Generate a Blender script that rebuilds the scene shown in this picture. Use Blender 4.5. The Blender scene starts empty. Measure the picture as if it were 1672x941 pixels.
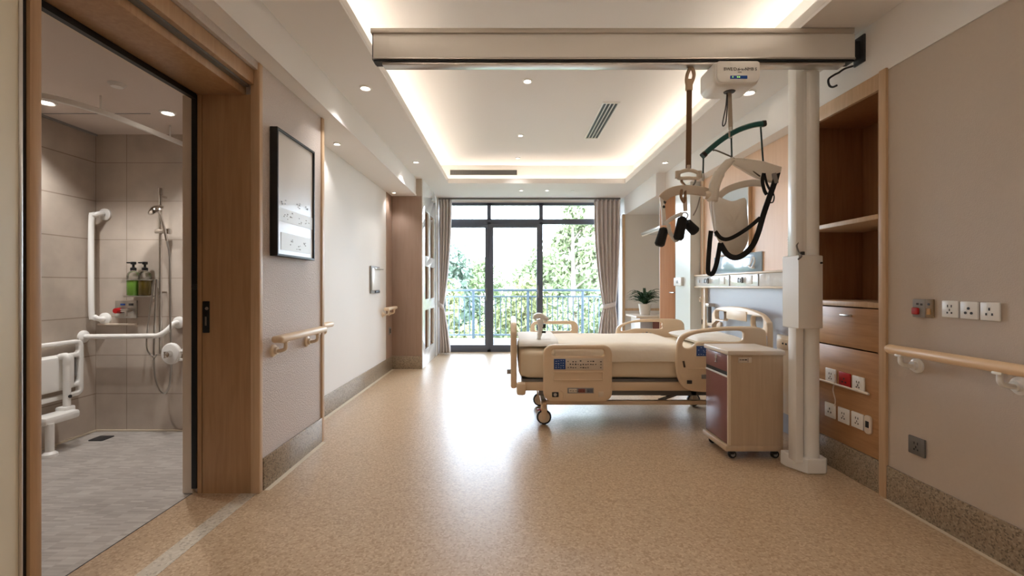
import bpy, bmesh, math, random
from mathutils import Vector, Matrix
random.seed(7)
C = bpy.context.scene.collection
F, CX, CY, H = 740.0, 832.0, 467.0, 1.15      # focal length in pixels, vanishing point, eye height (m)

def P(px, py, Y):
    "point at depth Y metres that the camera sees at that pixel (used to read positions off the photo)"
    return Vector(((px-CX)*Y/F, Y, H-(py-CY)*Y/F))

def srgb(r, g, b):
    f = lambda c: (c/255/12.92) if c/255 <= .04045 else ((c/255+.055)/1.055)**2.4
    return (f(r), f(g), f(b), 1)

# ------------------------------------------------------------------ materials
def mat(name, col, rough=.5, metal=0, spec=.5, bump=None, var=None, emit=None, coat=0, sheen=0):
    m = bpy.data.materials.new(name); m.use_nodes = True
    nt = m.node_tree; b = nt.nodes['Principled BSDF']
    b.inputs['Base Color'].default_value = srgb(*col)
    b.inputs['Roughness'].default_value = rough
    b.inputs['Metallic'].default_value = metal
    b.inputs['Specular IOR Level'].default_value = spec
    b.inputs['Coat Weight'].default_value = coat
    if sheen: b.inputs['Sheen Weight'].default_value = sheen
    tc = nt.nodes.new('ShaderNodeTexCoord')
    if var:                                   # (scale, amount)
        n = nt.nodes.new('ShaderNodeTexNoise'); n.inputs['Scale'].default_value = var[0]; n.inputs['Detail'].default_value = 3
        nt.links.new(tc.outputs['Object'], n.inputs['Vector'])
        mx = nt.nodes.new('ShaderNodeMix'); mx.data_type = 'RGBA'
        c = srgb(*col); k = var[1]
        mx.inputs['A'].default_value = tuple(x*(1-k) for x in c[:3])+(1,)
        mx.inputs['B'].default_value = tuple(min(1, x*(1+k)) for x in c[:3])+(1,)
        nt.links.new(n.outputs['Fac'], mx.inputs['Factor']); nt.links.new(mx.outputs['Result'], b.inputs['Base Color'])
    if bump:
        n = nt.nodes.new('ShaderNodeTexNoise'); n.inputs['Scale'].default_value = bump[0]; n.inputs['Detail'].default_value = 4
        nt.links.new(tc.outputs['Object'], n.inputs['Vector'])
        bp = nt.nodes.new('ShaderNodeBump'); bp.inputs['Strength'].default_value = bump[1]; bp.inputs['Distance'].default_value = .01
        nt.links.new(n.outputs['Fac'], bp.inputs['Height']); nt.links.new(bp.outputs['Normal'], b.inputs['Normal'])
    if emit:
        b.inputs['Emission Color'].default_value = (*emit[0], 1); b.inputs['Emission Strength'].default_value = emit[1]
    return m

def wood(name, a, bcol, rough=.4, scale=(14, 14, .9), bands=3, spec=.5):
    m = bpy.data.materials.new(name); m.use_nodes = True
    nt = m.node_tree; b = nt.nodes['Principled BSDF']; b.inputs['Roughness'].default_value = rough; b.inputs['Specular IOR Level'].default_value = spec
    tc = nt.nodes.new('ShaderNodeTexCoord'); mp = nt.nodes.new('ShaderNodeMapping'); mp.inputs['Scale'].default_value = scale
    n = nt.nodes.new('ShaderNodeTexNoise'); n.inputs['Scale'].default_value = bands; n.inputs['Detail'].default_value = 6; n.inputs['Distortion'].default_value = .6
    r = nt.nodes.new('ShaderNodeValToRGB')
    r.color_ramp.elements[0].position = .3; r.color_ramp.elements[0].color = srgb(*a)
    r.color_ramp.elements[1].position = .72; r.color_ramp.elements[1].color = srgb(*bcol)
    nt.links.new(tc.outputs['Object'], mp.inputs['Vector']); nt.links.new(mp.outputs['Vector'], n.inputs['Vector'])
    nt.links.new(n.outputs['Fac'], r.inputs['Fac']); nt.links.new(r.outputs['Color'], b.inputs['Base Color'])
    return m

def speckle(name, base, dark, light, scale=90, rough=.35, dens=.5, fade=.45):
    "terrazzo / flecked vinyl: small irregular chips in two tones over a base"
    m = bpy.data.materials.new(name); m.use_nodes = True
    nt = m.node_tree; b = nt.nodes['Principled BSDF']; b.inputs['Roughness'].default_value = rough; b.inputs['Specular IOR Level'].default_value = .4
    tc = nt.nodes.new('ShaderNodeTexCoord')
    v = nt.nodes.new('ShaderNodeTexVoronoi'); v.inputs['Scale'].default_value = scale
    nt.links.new(tc.outputs['Object'], v.inputs['Vector'])
    sep = nt.nodes.new('ShaderNodeSeparateColor'); nt.links.new(v.outputs['Color'], sep.inputs['Color'])
    r = nt.nodes.new('ShaderNodeValToRGB'); r.color_ramp.interpolation = 'CONSTANT'
    e = r.color_ramp.elements
    e[0].position = 0; e[0].color = srgb(*dark)
    e[1].position = .22*dens*2; e[1].color = srgb(*base)
    x = e.new(1-.2*dens*2); x.color = srgb(*light)
    nt.links.new(sep.outputs['Red'], r.inputs['Fac'])
    n = nt.nodes.new('ShaderNodeTexNoise'); n.inputs['Scale'].default_value = 1.3; n.inputs['Detail'].default_value = 2
    nt.links.new(tc.outputs['Object'], n.inputs['Vector'])
    mx = nt.nodes.new('ShaderNodeMix'); mx.data_type = 'RGBA'; mx.inputs['Factor'].default_value = fade
    nt.links.new(r.outputs['Color'], mx.inputs['A']); mx.inputs['B'].default_value = srgb(*base)
    nt.links.new(mx.outputs['Result'], b.inputs['Base Color'])
    return m

def tiles(name, c1, c2, grout, bw, bh, rough=.3, axis='XZ', offset=(0, 0, 0), mortar=.004):
    m = bpy.data.materials.new(name); m.use_nodes = True
    nt = m.node_tree; b = nt.nodes['Principled BSDF']; b.inputs['Roughness'].default_value = rough
    tc = nt.nodes.new('ShaderNodeTexCoord'); s = nt.nodes.new('ShaderNodeSeparateXYZ'); cb = nt.nodes.new('ShaderNodeCombineXYZ')
    nt.links.new(tc.outputs['Object'], s.inputs['Vector'])
    nt.links.new(s.outputs[axis[0]], cb.inputs['X']); nt.links.new(s.outputs[axis[1]], cb.inputs['Y'])
    mp = nt.nodes.new('ShaderNodeMapping'); mp.inputs['Location'].default_value = offset
    nt.links.new(cb.outputs['Vector'], mp.inputs['Vector'])
    br = nt.nodes.new('ShaderNodeTexBrick'); br.offset = 0; br.inputs['Scale'].default_value = 1
    br.inputs['Brick Width'].default_value = bw; br.inputs['Row Height'].default_value = bh; br.inputs['Mortar Size'].default_value = mortar
    br.inputs['Mortar Smooth'].default_value = .1
    br.inputs['Color1'].default_value = srgb(*c1); br.inputs['Color2'].default_value = srgb(*c2); br.inputs['Mortar'].default_value = srgb(*grout)
    nt.links.new(mp.outputs['Vector'], br.inputs['Vector'])
    n = nt.nodes.new('ShaderNodeTexNoise'); n.inputs['Scale'].default_value = 3.5; n.inputs['Detail'].default_value = 6
    nt.links.new(tc.outputs['Object'], n.inputs['Vector'])
    mx = nt.nodes.new('ShaderNodeMix'); mx.data_type = 'RGBA'; mx.blend_type = 'OVERLAY'; mx.inputs['Factor'].default_value = .35
    nt.links.new(br.outputs['Color'], mx.inputs['A']); nt.links.new(n.outputs['Fac'], mx.inputs['B'])
    nt.links.new(mx.outputs['Result'], b.inputs['Base Color'])
    return m

def glass(name, tint=(1, 1, 1), refl=.08, rough=.0):
    m = bpy.data.materials.new(name); m.use_nodes = True
    nt = m.node_tree; nt.nodes.clear()
    o = nt.nodes.new('ShaderNodeOutputMaterial'); t = nt.nodes.new('ShaderNodeBsdfTransparent'); t.inputs['Color'].default_value = (*tint, 1)
    g = nt.nodes.new('ShaderNodeBsdfGlossy'); g.inputs['Roughness'].default_value = rough
    mx = nt.nodes.new('ShaderNodeMixShader'); fr = nt.nodes.new('ShaderNodeFresnel'); fr.inputs['IOR'].default_value = 1.45
    mu = nt.nodes.new('ShaderNodeMath'); mu.operation = 'MULTIPLY'; mu.inputs[1].default_value = refl*12
    nt.links.new(fr.outputs[0], mu.inputs[0]); nt.links.new(mu.outputs[0], mx.inputs[0])
    nt.links.new(t.outputs[0], mx.inputs[1]); nt.links.new(g.outputs[0], mx.inputs[2]); nt.links.new(mx.outputs[0], o.inputs['Surface'])
    return m

MT = dict(
    ceiling=mat('ceiling paint', (238, 234, 231), .75),
    wall=mat('pale wall paint', (230, 225, 219), .6, var=(2, .02)),
    beigewall=mat('beige wall vinyl', (198, 183, 168), .55, bump=(160, .12), var=(60, .03)),
    greywall=mat('mauve grey textured wallpaper', (206, 192, 184), .55, bump=(110, .5), var=(90, .08)),
    wood=wood('oak veneer', (166, 128, 92), (184, 147, 110), .38),
    woodh=wood('oak veneer level grain', (168, 124, 82), (188, 143, 99), .35, (.9, 1.2, 16)),
    woodp=wood('pale oak veneer', (196, 163, 128), (212, 180, 146), .42),
    woodshade=wood('shaded oak veneer', (132, 88, 54), (152, 104, 67), .45),  # closet oak with the niche's shade put into its colour
    mauve=wood('mauve brown laminate', (160, 134, 118), (168, 143, 127), .45),
    floor=speckle('flecked tan vinyl', (186, 159, 129), (160, 131, 100), (206, 182, 152), 110, .34, .5, .35),
    skirting=speckle('terrazzo skirting', (156, 138, 116), (98, 85, 70), (180, 163, 140), 150, .3, .5, .3),
    strip=speckle('pale terrazzo strip', (196, 184, 166), (150, 138, 122), (212, 202, 188), 100, .3),
    floorline=mat('pale sealant edge', (214, 200, 178), .5),
    tilex=tiles('beige wall tile', (194, 181, 168), (186, 173, 160), (158, 144, 130), 0.6, .305, .25, 'XZ', (.034, .009, 0), .003),
    tiley=tiles('beige wall tile side', (188, 175, 162), (180, 167, 154), (150, 136, 122), 1.2, .305, .25, 'YZ', (.009, .009, 0), .004),
    bathfloor=tiles('grey mosaic tile', (196, 190, 184), (166, 158, 152), (182, 176, 170), .075, .018, .35, 'XY', (0, 0, 0), .002),
    bathceil=mat('bathroom ceiling board', (222, 208, 198), .5),
    white=mat('white plastic', (242, 240, 236), .3),
    whitemetal=mat('white powder coat', (244, 242, 238), .3, coat=.2),
    gloss=mat('glossy white lacquer', (240, 240, 238), .08, coat=.6),
    cream=mat('cream plastic', (234, 209, 178), .38),
    cream2=mat('pale cream plastic', (232, 214, 190), .35),
    creampanel=mat('cream panel plastic', (222, 207, 190), .4),
    blue=mat('blue keypad', (36, 76, 146), .4),
    bluem=mat('pale key print', (196, 210, 232), .4),
    ink=mat('dark print', (62, 56, 54), .6),
    dark=mat('dark grey plastic', (48, 48, 50), .45),
    black=mat('black plastic', (18, 18, 19), .45),
    blackstrap=mat('black webbing', (20, 20, 22), .75, bump=(300, .3)),
    brownstrap=mat('brown webbing', (118, 86, 60), .8, bump=(300, .3)),
    slingfab=mat('cream sling fabric', (234, 227, 217), .8, bump=(240, .25)),
    slingpad=mat('beige padded band', (216, 202, 186), .75, bump=(240, .2)),
    teal=mat('teal painted metal', (10, 84, 80), .3, coat=.3),
    steel=mat('brushed steel', (196, 192, 186), .28, metal=1),
    alu=mat('satin aluminium', (236, 232, 226), .38, metal=.15),
    alud=mat('dark satin aluminium', (196, 188, 178), .4, metal=.4),
    chrome=mat('chrome', (215, 212, 208), .08, metal=1),
    peachrail=mat('peach rail vinyl', (234, 198, 156), .4),
    leafpanel=mat('cream door panel', (216, 205, 182), .5),
    grey=mat('grey plastic', (150, 148, 146), .4),
    greymetal=mat('grey metal', (122, 120, 118), .4, metal=.5),
    frame=mat('dark window metal', (92, 98, 112), .4),
    rail=mat('blue grey rail paint', (82, 96, 104), .45),
    curtain=mat('mauve grey curtain', (222, 213, 209), .85, bump=(260, .2), sheen=.2),
    sheet=mat('cream sheet', (246, 231, 206), .85, bump=(14, .35)),
    blanket=mat('cream blanket', (248, 237, 219), .9, bump=(16, .4)),
    linen=mat('white linen', (244, 242, 238), .9, bump=(22, .3)),
    red=mat('red plastic', (176, 22, 24), .35),
    redwood=mat('maroon laminate', (138, 95, 93), .25, spec=.5),
    cabbody=wood('pale maple laminate', (196, 170, 142), (206, 182, 154), .4),
    cabtop=mat('pale cabinet top', (226, 212, 196), .3),
    headpanel=mat('blue grey headwall panel', (176, 178, 188), .35),
    peach=wood('peach wood panel', (226, 186, 150), (232, 194, 160), .45),
    board=mat('glossy board', (206, 200, 194), .3, coat=.12),
    reflection=mat('white paper strip', (232, 236, 238), .4),
    mirror=mat('pale glass board', (206, 214, 218), .1, coat=.5),
    bluepanel=mat('blue glass panel', (158, 180, 196), .15, coat=.3),
    leaf=mat('dark green leaf', (44, 74, 42), .45),
    pot=mat('white ceramic', (236, 232, 226), .25),
    soil=mat('soil', (60, 44, 34), .9),
    green=mat('green liquid', (112, 156, 60), .2, coat=.5),
    amber=mat('amber liquid', (92, 76, 28), .2, coat=.5),
    clear=glass('clear plastic', (.93, .93, .92), .06),
    pane=glass('window glass', (.985, .99, 1), .06),
    shelfglass=mat('frosted shelf', (226, 230, 230), .15),
    barkm=mat('bark', (120, 110, 98), .9),
    leafA=mat('pale tree leaf', (128, 138, 100), .7),
    leafB=mat('bluish tree leaf', (100, 116, 98), .7),
    leafC=mat('yellow green leaf', (134, 138, 94), .7),
    grass=mat('grass', (100, 120, 84), .9),
    concrete=mat('pale balcony concrete', (170, 172, 172), .7),
    led=mat('warm cove light', (255, 240, 220), .5, emit=((1, .92, .80), 10)),
    lamp=mat('downlight lens', (255, 250, 240), .5, emit=((1, .92, .80), 14)),
    screen=mat('lit display', (10, 30, 74), .3, emit=((.0, .03, .12), .4)),
    screeng=mat('lit green figures', (150, 200, 60), .3, emit=((.4, .8, .15), .8)),
    orange=mat('small amber key', (196, 150, 92), .4),
)

# ------------------------------------------------------------------ mesh helpers
def smooth_path(pts, n=8, closed=False):
    pts = [Vector(p) for p in pts]; out = []; N = len(pts)
    segs = N if closed else N-1
    for i in range(segs):
        p1, p2 = pts[i], pts[(i+1) % N]
        p0 = pts[(i-1) % N] if (closed or i > 0) else p1
        p3 = pts[(i+2) % N] if (closed or i+2 < N) else p2
        for j in range(n):
            t = j/n
            out.append(.5*((2*p1)+(p2-p0)*t+(2*p0-5*p1+4*p2-p3)*t*t+(3*p1-p0-3*p2+p3)*t**3))
    if not closed: out.append(pts[-1])
    return out

def rr(x0, y0, x1, y1, r, n=6):
    "rounded rectangle outline; r is one radius or four (bl, br, tr, tl)"
    if not isinstance(r, (tuple, list)): r = (r,)*4
    out = []
    for (cx, cy, a, q) in ((x0+r[0], y0+r[0], 180, r[0]), (x1-r[1], y0+r[1], 270, r[1]), (x1-r[2], y1-r[2], 0, r[2]), (x0+r[3], y1-r[3], 90, r[3])):
        for i in range(n+1):
            t = math.radians(a+90*i/n); out.append((cx+q*math.cos(t), cy+q*math.sin(t)))
    return out

class MB:
    def __init__(s): s.bm = bmesh.new()
    def box(s, x0, x1, y0, y1, z0, z1, bev=0, seg=2):
        x0, x1 = sorted((x0, x1)); y0, y1 = sorted((y0, y1)); z0, z1 = sorted((z0, z1))
        v = [s.bm.verts.new((x, y, z)) for x in (x0, x1) for y in (y0, y1) for z in (z0, z1)]
        fs = [s.bm.faces.new([v[i] for i in q]) for q in ((0,1,3,2), (4,6,7,5), (0,4,5,1), (2,3,7,6), (0,2,6,4), (1,5,7,3))]
        if bev:
            es = list({e for f in fs for e in f.edges})
            bmesh.ops.bevel(s.bm, geom=es, offset=bev, segments=seg, profile=.5, affect='EDGES')
        return s
    def cyl(s, p0, p1, r, r1=None, n=20): return s.tube([p0, p1], [r, r if r1 is None else r1], n)
    def tube(s, pts, r, n=10, closed=False, flat=None):
        pts = [Vector(p) for p in pts]; N = len(pts)
        R = r if isinstance(r, (list, tuple)) else [r]*N
        rings = []; nrm = None
        for i in range(N):
            a = pts[(i-1) % N] if (closed or i) else pts[0]; b = pts[(i+1) % N] if (closed or i < N-1) else pts[-1]
            t = (b-a).normalized()
            if nrm is None:
                up = Vector((0, 0, 1)) if abs(t.z) < .9 else Vector((0, 1, 0)); nrm = (up-t*up.dot(t)).normalized()
            else:
                q = nrm-t*nrm.dot(t); nrm = q.normalized() if q.length > 1e-6 else nrm
            bi = t.cross(nrm)
            rings.append([s.bm.verts.new(pts[i]+(nrm*math.cos(k*2*math.pi/n)+bi*math.sin(k*2*math.pi/n))*R[i]) for k in range(n)])
        for i in range(N if closed else N-1):
            A, B = rings[i], rings[(i+1) % N]
            for k in range(n): s.bm.faces.new((A[k], A[(k+1) % n], B[(k+1) % n], B[k]))
        if not closed: s.bm.faces.new(list(reversed(rings[0]))); s.bm.faces.new(rings[-1])
        return s
    def ribbon(s, pts, w, t, axis=(0, 1, 0), closed=False):
        "flat strap: width w across the path, thickness t along axis"
        pts = [Vector(p) for p in pts]; N = len(pts); ax = Vector(axis); rings = []
        W = w if isinstance(w, (list, tuple)) else [w]*N
        for i in range(N):
            a = pts[(i-1) % N] if (closed or i) else pts[0]; b = pts[(i+1) % N] if (closed or i < N-1) else pts[-1]
            d = (b-a).normalized(); side = d.cross(ax)
            side = side.normalized() if side.length > 1e-4 else Vector((1, 0, 0))
            oth = side.cross(d).normalized()
            hw, ht = W[i]/2, t/2; c = min(hw, ht)*.4
            rings.append([s.bm.verts.new(pts[i]+side*u+oth*v) for u, v in ((hw, ht-c), (hw-c, ht), (-hw+c, ht), (-hw, ht-c), (-hw, -ht+c), (-hw+c, -ht), (hw-c, -ht), (hw, -ht+c))])
        n = 8
        for i in range(N if closed else N-1):
            A, B = rings[i], rings[(i+1) % N]
            for k in range(n): s.bm.faces.new((A[k], A[(k+1) % n], B[(k+1) % n], B[k]))
        if not closed: s.bm.faces.new(list(reversed(rings[0]))); s.bm.faces.new(rings[-1])
        return s
    def lathe(s, prof, c, n=28, axis='Z'):
        "prof: (radius, height) pairs"
        c = Vector(c); rings = []
        for (r, h) in prof:
            ring = []
            for k in range(n):
                a = k*2*math.pi/n; u, v = r*math.cos(a), r*math.sin(a)
                d = {'Z': (u, v, h), 'Y': (u, h, v), 'X': (h, u, v)}[axis]
                ring.append(s.bm.verts.new(c+Vector(d)))
            rings.append(ring)
        for A, B in zip(rings, rings[1:]):
            for k in range(n): s.bm.faces.new((A[k], A[(k+1) % n], B[(k+1) % n], B[k]))
        s.bm.faces.new(rings[0]); s.bm.faces.new(rings[-1])
        return s
    def ball(s, c, r, sc=(1, 1, 1), seg=16):
        g = bmesh.ops.create_uvsphere(s.bm, u_segments=seg, v_segments=max(8, seg//2), radius=r)
        for v in g['verts']: v.co = Vector((v.co.x*sc[0], v.co.y*sc[1], v.co.z*sc[2]))+Vector(c)
        return s
    def plate(s, outline, holes=(), t=.02, bev=.004, plane='XZ', at=0.0):
        "flat plate with holes and rounded edges, lying in plane XZ (at = its Y), YZ (at = its X) or XY (at = its Z)"
        cu = bpy.data.curves.new('tmp', 'CURVE'); cu.dimensions = '2D'; cu.fill_mode = 'BOTH'
        cu.extrude = max(t/2-bev, 1e-4); cu.bevel_depth = bev; cu.bevel_resolution = 2; cu.offset = -bev
        for pl in [outline]+list(holes):
            sp = cu.splines.new('POLY'); sp.points.add(len(pl)-1); sp.use_cyclic_u = True
            for p, q in zip(sp.points, pl): p.co = (q[0], q[1], 0, 1)
        o = bpy.data.objects.new('tmp', cu); C.objects.link(o)
        dg = bpy.context.evaluated_depsgraph_get(); dg.update()
        me = bpy.data.meshes.new_from_object(o.evaluated_get(dg), depsgraph=dg)
        for v in me.vertices:
            u, w, d = v.co
            v.co = {'XZ': (u, at+d, w), 'YZ': (at+d, u, w), 'XY': (u, w, at+d)}[plane]
        s.bm.from_mesh(me)
        bpy.data.objects.remove(o); bpy.data.curves.remove(cu); bpy.data.meshes.remove(me)
        return s
    def text(s, body, size, origin, plane='XZ', flip=1, t=.0008, align='CENTER'):
        cu = bpy.data.curves.new('tmp', 'FONT'); cu.body = body; cu.size = size; cu.extrude = t; cu.align_x = align; cu.align_y = 'CENTER'; cu.resolution_u = 2
        o = bpy.data.objects.new('tmp', cu); C.objects.link(o)
        dg = bpy.context.evaluated_depsgraph_get(); dg.update()
        me = bpy.data.meshes.new_from_object(o.evaluated_get(dg), depsgraph=dg)
        ox = Vector(origin)
        for v in me.vertices:
            u, w, d = v.co
            v.co = ox+Vector({'XZ': (u*flip, d, w), 'YZ': (d, u*flip, w)}[plane])
        s.bm.from_mesh(me)
        bpy.data.objects.remove(o); bpy.data.curves.remove(cu); bpy.data.meshes.remove(me)
        return s
    def build(s, name, m, parent=None, smooth=True, **kw):
        bm = s.bm
        bmesh.ops.remove_doubles(bm, verts=bm.verts, dist=1e-6)
        bmesh.ops.recalc_face_normals(bm, faces=bm.faces)
        org = ORG.get(parent, Vector()) if parent else Vector()
        base = Vector(kw.get('loc', org)) if not parent else org
        for v in bm.verts: v.co -= base
        me = bpy.data.meshes.new(name); bm.to_mesh(me); bm.free()
        if smooth:
            me.polygons.foreach_set('use_smooth', [True]*len(me.polygons)); me.set_sharp_from_angle(angle=math.radians(38))
        me.materials.append(MT[m] if isinstance(m, str) else m)
        o = bpy.data.objects.new(name, me); C.objects.link(o)
        if parent: o.parent = parent
        else: o.location = base
        ORG[o] = base
        return o
ORG = {}

def tag(o, label=None, cat=None, group=None, kind=None):
    if label: o['label'] = label
    if cat: o['category'] = cat
    if group: o['group'] = group
    if kind: o['kind'] = kind
    return o
def thing(name, loc, label, cat, group=None, kind=None):
    o = bpy.data.objects.new(name, None); C.objects.link(o); o.location = loc; o.empty_display_size = .1
    ORG[o] = Vector(loc)
    return tag(o, label, cat, group, kind)
def struct(name, mb, m, label=None): return tag(mb.build(name, m), label, None, None, 'structure')
def dup(root, delta, label, group=None):
    "a copy of a thing with copies of its parts and sub-parts"
    r = root.copy(); C.objects.link(r); r.location = root.location+Vector(delta); r['label'] = label
    if group: r['group'] = group
    for ch in list(root.children):
        c = ch.copy(); C.objects.link(c); c.parent = r
        for g in list(ch.children):
            d = g.copy(); C.objects.link(d); d.parent = c
    return r

# ------------------------------------------------------------------ dimensions
ZC, ZU = 2.63, 2.93            # lower and raised ceiling
XL, XLF, ZSL = -1.39, -1.29, 2.39   # left wall, face of left soffit, its underside
XREC = -1.63                   # recessed part of left wall
XR, ZSR = 2.045, 2.33          # right wall, underside of right soffit
YW = 7.87                      # window wall
YB = -1.6                      # wall behind the camera
CL, CR, CB, CF = -.885, 1.67, 6.54, .7   # opening of the ceiling cove
TR = .16                       # trough width

# ================================================================== SETTING
struct('floor', MB().box(-1.757, 2.75, YB, YW+.2, -.12, 0), 'floor')
struct('floor_bathroom', MB().box(-3.45, -1.757, .2, 3.75, -.12, -.002), 'bathfloor')
struct('trim_1', MB().box(-1.485, -1.40, YB, 2.505, -.004, .002), 'strip', 'pale terrazzo strip in the floor along the doorway')
struct('trim_2', MB().box(-1.76, -1.755, 1.345, 2.51, -.004, .001), 'dark')
# ceilings
mb = MB()
mb.box(XLF-.02, CL, YB, YW, ZC, ZC+.02).box(CR, XR+.02, YB, YW, ZC, ZC+.02)
mb.box(CL, CR, CB, YW, ZC, ZC+.02).box(CL, CR, YB, CF, ZC, ZC+.02)
struct('ceiling', mb, 'ceiling')
mb = MB()   # raised part: its walls and top
mb.box(CL-TR-.02, CL-TR, CF-TR, CB+TR, ZC+.02, ZU).box(CR+TR, CR+TR+.02, CF-TR, CB+TR, ZC+.02, ZU)
mb.box(CL-TR-.02, CR+TR+.02, CB+TR, CB+TR+.02, ZC+.02, ZU).box(CL-TR-.02, CR+TR+.02, CF-TR-.02, CF-TR, ZC+.02, ZU)
mb.box(CL-TR-.02, CR+TR+.02, CF-TR-.02, CB+TR+.02, ZU, ZU+.02)
struct('ceiling_raised', mb, 'ceiling')
mb = MB()   # upstand of the light cove
zl = ZC+.0202
mb.box(CL-.015, CL+.001, CF-.015, CB+.015, zl, ZC+.07).box(CR-.001, CR+.015, CF-.015, CB+.015, zl, ZC+.07)
mb.box(CL+.001, CR-.001, CB-.001, CB+.015, zl, ZC+.07).box(CL+.001, CR-.001, CF-.015, CF+.001, zl, ZC+.07)
struct('trim_3', mb, 'ceiling')
struct('ceiling_left_soffit', MB().box(-1.75, XLF, YB, 6.26, ZSL, ZC+.02), 'ceiling')
struct('trim_4', MB().box(XLF-.002, XLF+.006, YB, 6.255, ZSL, ZSL+.03), 'ceiling')
struct('ceiling_right_soffit', MB().box(XR, 2.75, YB, 5.94, ZSR, ZC+.02), 'ceiling')
struct('ceiling_right_soffit_deep', MB().box(1.92, 2.75, 5.94, YW+.1, ZSR, ZC+.02), 'ceiling')
struct('trim_5', MB().box(XR-.008, XR+.01, YB, 2.44, ZSR-.012, ZSR+.006), 'ceiling')
# left side walls
struct('wall_left', MB().box(-1.757, XL, 2.53, 3.36, 0, ZSL), 'greywall')
struct('wall_left_near', MB().box(-1.757, -1.45, YB, 1.30, 0, ZSL).box(-1.757, XL, YB, -.35, 0, ZSL), 'greywall')
struct('wall_left_over_door', MB().box(-1.757, XL-.002, YB, 2.53, 2.345, ZSL), 'greywall')
struct('wall_left_recess', MB().box(-1.757, XREC, 3.36, 7.9, 0, ZSL), 'wall')
struct('wall_left_return', MB().box(-1.80, -1.20, 7.42, YW+.15, 0, ZC+.02), 'wall')
struct('trim_6', MB().box(XREC, XL+.012, 3.335, 3.375, 0, ZSL, .003), 'woodp')
struct('trim_7', MB().box(XREC, XREC+.006, 5.98, 6.255, .18, ZSL), 'mauve')
# doorway lining
mb = MB().box(-1.70, -1.432, 2.51, 2.535, 0, 2.21).box(-1.727, -1.704, 2.507, 2.535, 0, 2.21)
struct('trim_8', mb, 'wood', 'far oak jamb of bathroom doorway')
struct('trim_9', MB().box(-1.432, XL+.008, 2.505, 2.54, 0, 2.385, .003), 'woodp')
struct('trim_10', MB().box(-1.755, -1.728, 2.50, 2.53, .03, 2.205), 'black')
struct('trim_11', MB().box(-1.812, -1.757, 2.512, 2.60, 0, 2.205).box(-1.812, -1.757, 1.30, 2.6, 2.206, 2.35), 'creampanel')
struct('trim_12', MB().box(-1.757, XL+.002, 1.312, 1.345, 0, 2.21, .002), 'wood', 'near oak jamb of bathroom doorway')
struct('trim_13', MB().box(-1.728, -1.47, 1.2, 2.53, 2.21, 2.262, .002), 'wood')
struct('trim_14', MB().box(-1.755, -1.728, 1.32, 2.50, 2.182, 2.21), 'black')
struct('trim_15', MB().box(-1.46, -1.412, YB, 2.505, 2.262, 2.342, .002), 'wood', 'oak fascia over the sliding door track')
struct('trim_16', MB().box(-1.47, -1.44, YB, 2.505, 2.25, 2.262), 'greymetal')
# sliding door leaf, slid open towards the camera
d1 = thing('door_1', (-1.41, .5, 0), None, None, None, 'structure')
MB().box(-1.444, -1.392, -.3, 1.293, .012, 2.25, .004).build('panel', 'leafpanel', d1)
MB().box(-1.44, -1.398, 1.293, 1.311, .012, 2.25).build('gasket', 'black', d1)
MB().box(-1.396, -1.389, 1.284, 1.294, .012, 2.25, .001).build('edge_strip', 'steel', d1)
# right side walls
struct('wall_right', MB().box(XR, 2.75, YB, 2.447, 0, ZSR), 'beigewall')
struct('trim_17', MB().box(XR-.014, XR+.05, 2.447, 2.495, 0, ZSR, .003), 'woodp')
struct('wall_right_pier', MB().box(XR, 2.6, 3.175, 3.30, 0, ZSR), 'wall')
struct('wall_right_bed', MB().box(2.173, 2.6, 3.30, 5.13, 0, ZSR), 'wall')
struct('wall_right_far_pier', MB().box(XR, 2.6, 5.13, 5.584, 0, ZSR), 'shelfglass')
struct('wall_right_alcove', MB().box(2.55, 2.75, 5.58, YW, 0, ZSR), 'wall')
struct('wall_window_right', MB().box(1.885, 2.75, 7.5, YW+.2, 0, ZSR), 'wall')
struct('trim_18', MB().box(1.865, 1.905, 7.47, 7.51, 0, ZSR, .003), 'woodp')
struct('trim_19', MB().box(1.885, 2.55, 7.485, 7.5, .74, .78), 'woodp')
struct('wall_closet_back', MB().box(2.52, 2.75, 2.447, 3.2, 0, ZSR), 'wall')
struct('wall_window_top', MB().box(-1.8, 2.75, YW, YW+.2, 2.60, ZC+.3), 'wall')
struct('wall_window_left', MB().box(-1.8, -1.25, YW, YW+.2, 0, 2.6), 'wall')
struct('wall_back', MB().box(-1.8, 2.75, YB-.15, YB, 0, ZC+.02), 'wall')
# bathroom shell
struct('wall_bathroom_back', MB().box(-3.45, -1.63, 3.591, 3.72, 0, 2.5), 'tilex')
struct('wall_bathroom_left', MB().box(-3.42, -3.277, .2, 3.6, 0, 2.5), 'tiley')
struct('wall_bathroom_front', MB().box(-3.45, -1.757, .1, .25, 0, 2.5), 'tilex')
struct('ceiling_bathroom', MB().box(-3.45, -1.757, .2, 3.7, 2.35, 2.4), 'bathceil')
struct('trim_20', MB().box(-3.28, -2.5, 3.15, 3.156, 2.347, 2.351).box(-3.277, -3.262, .3, 3.59, 2.335, 2.351), 'grey')
struct('trim_21', MB().box(-3.277, -3.265, .3, 3.59, 0, .012).box(-3.277, -1.80, 3.579, 3.591, 0, .012), 'floorline')
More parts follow.
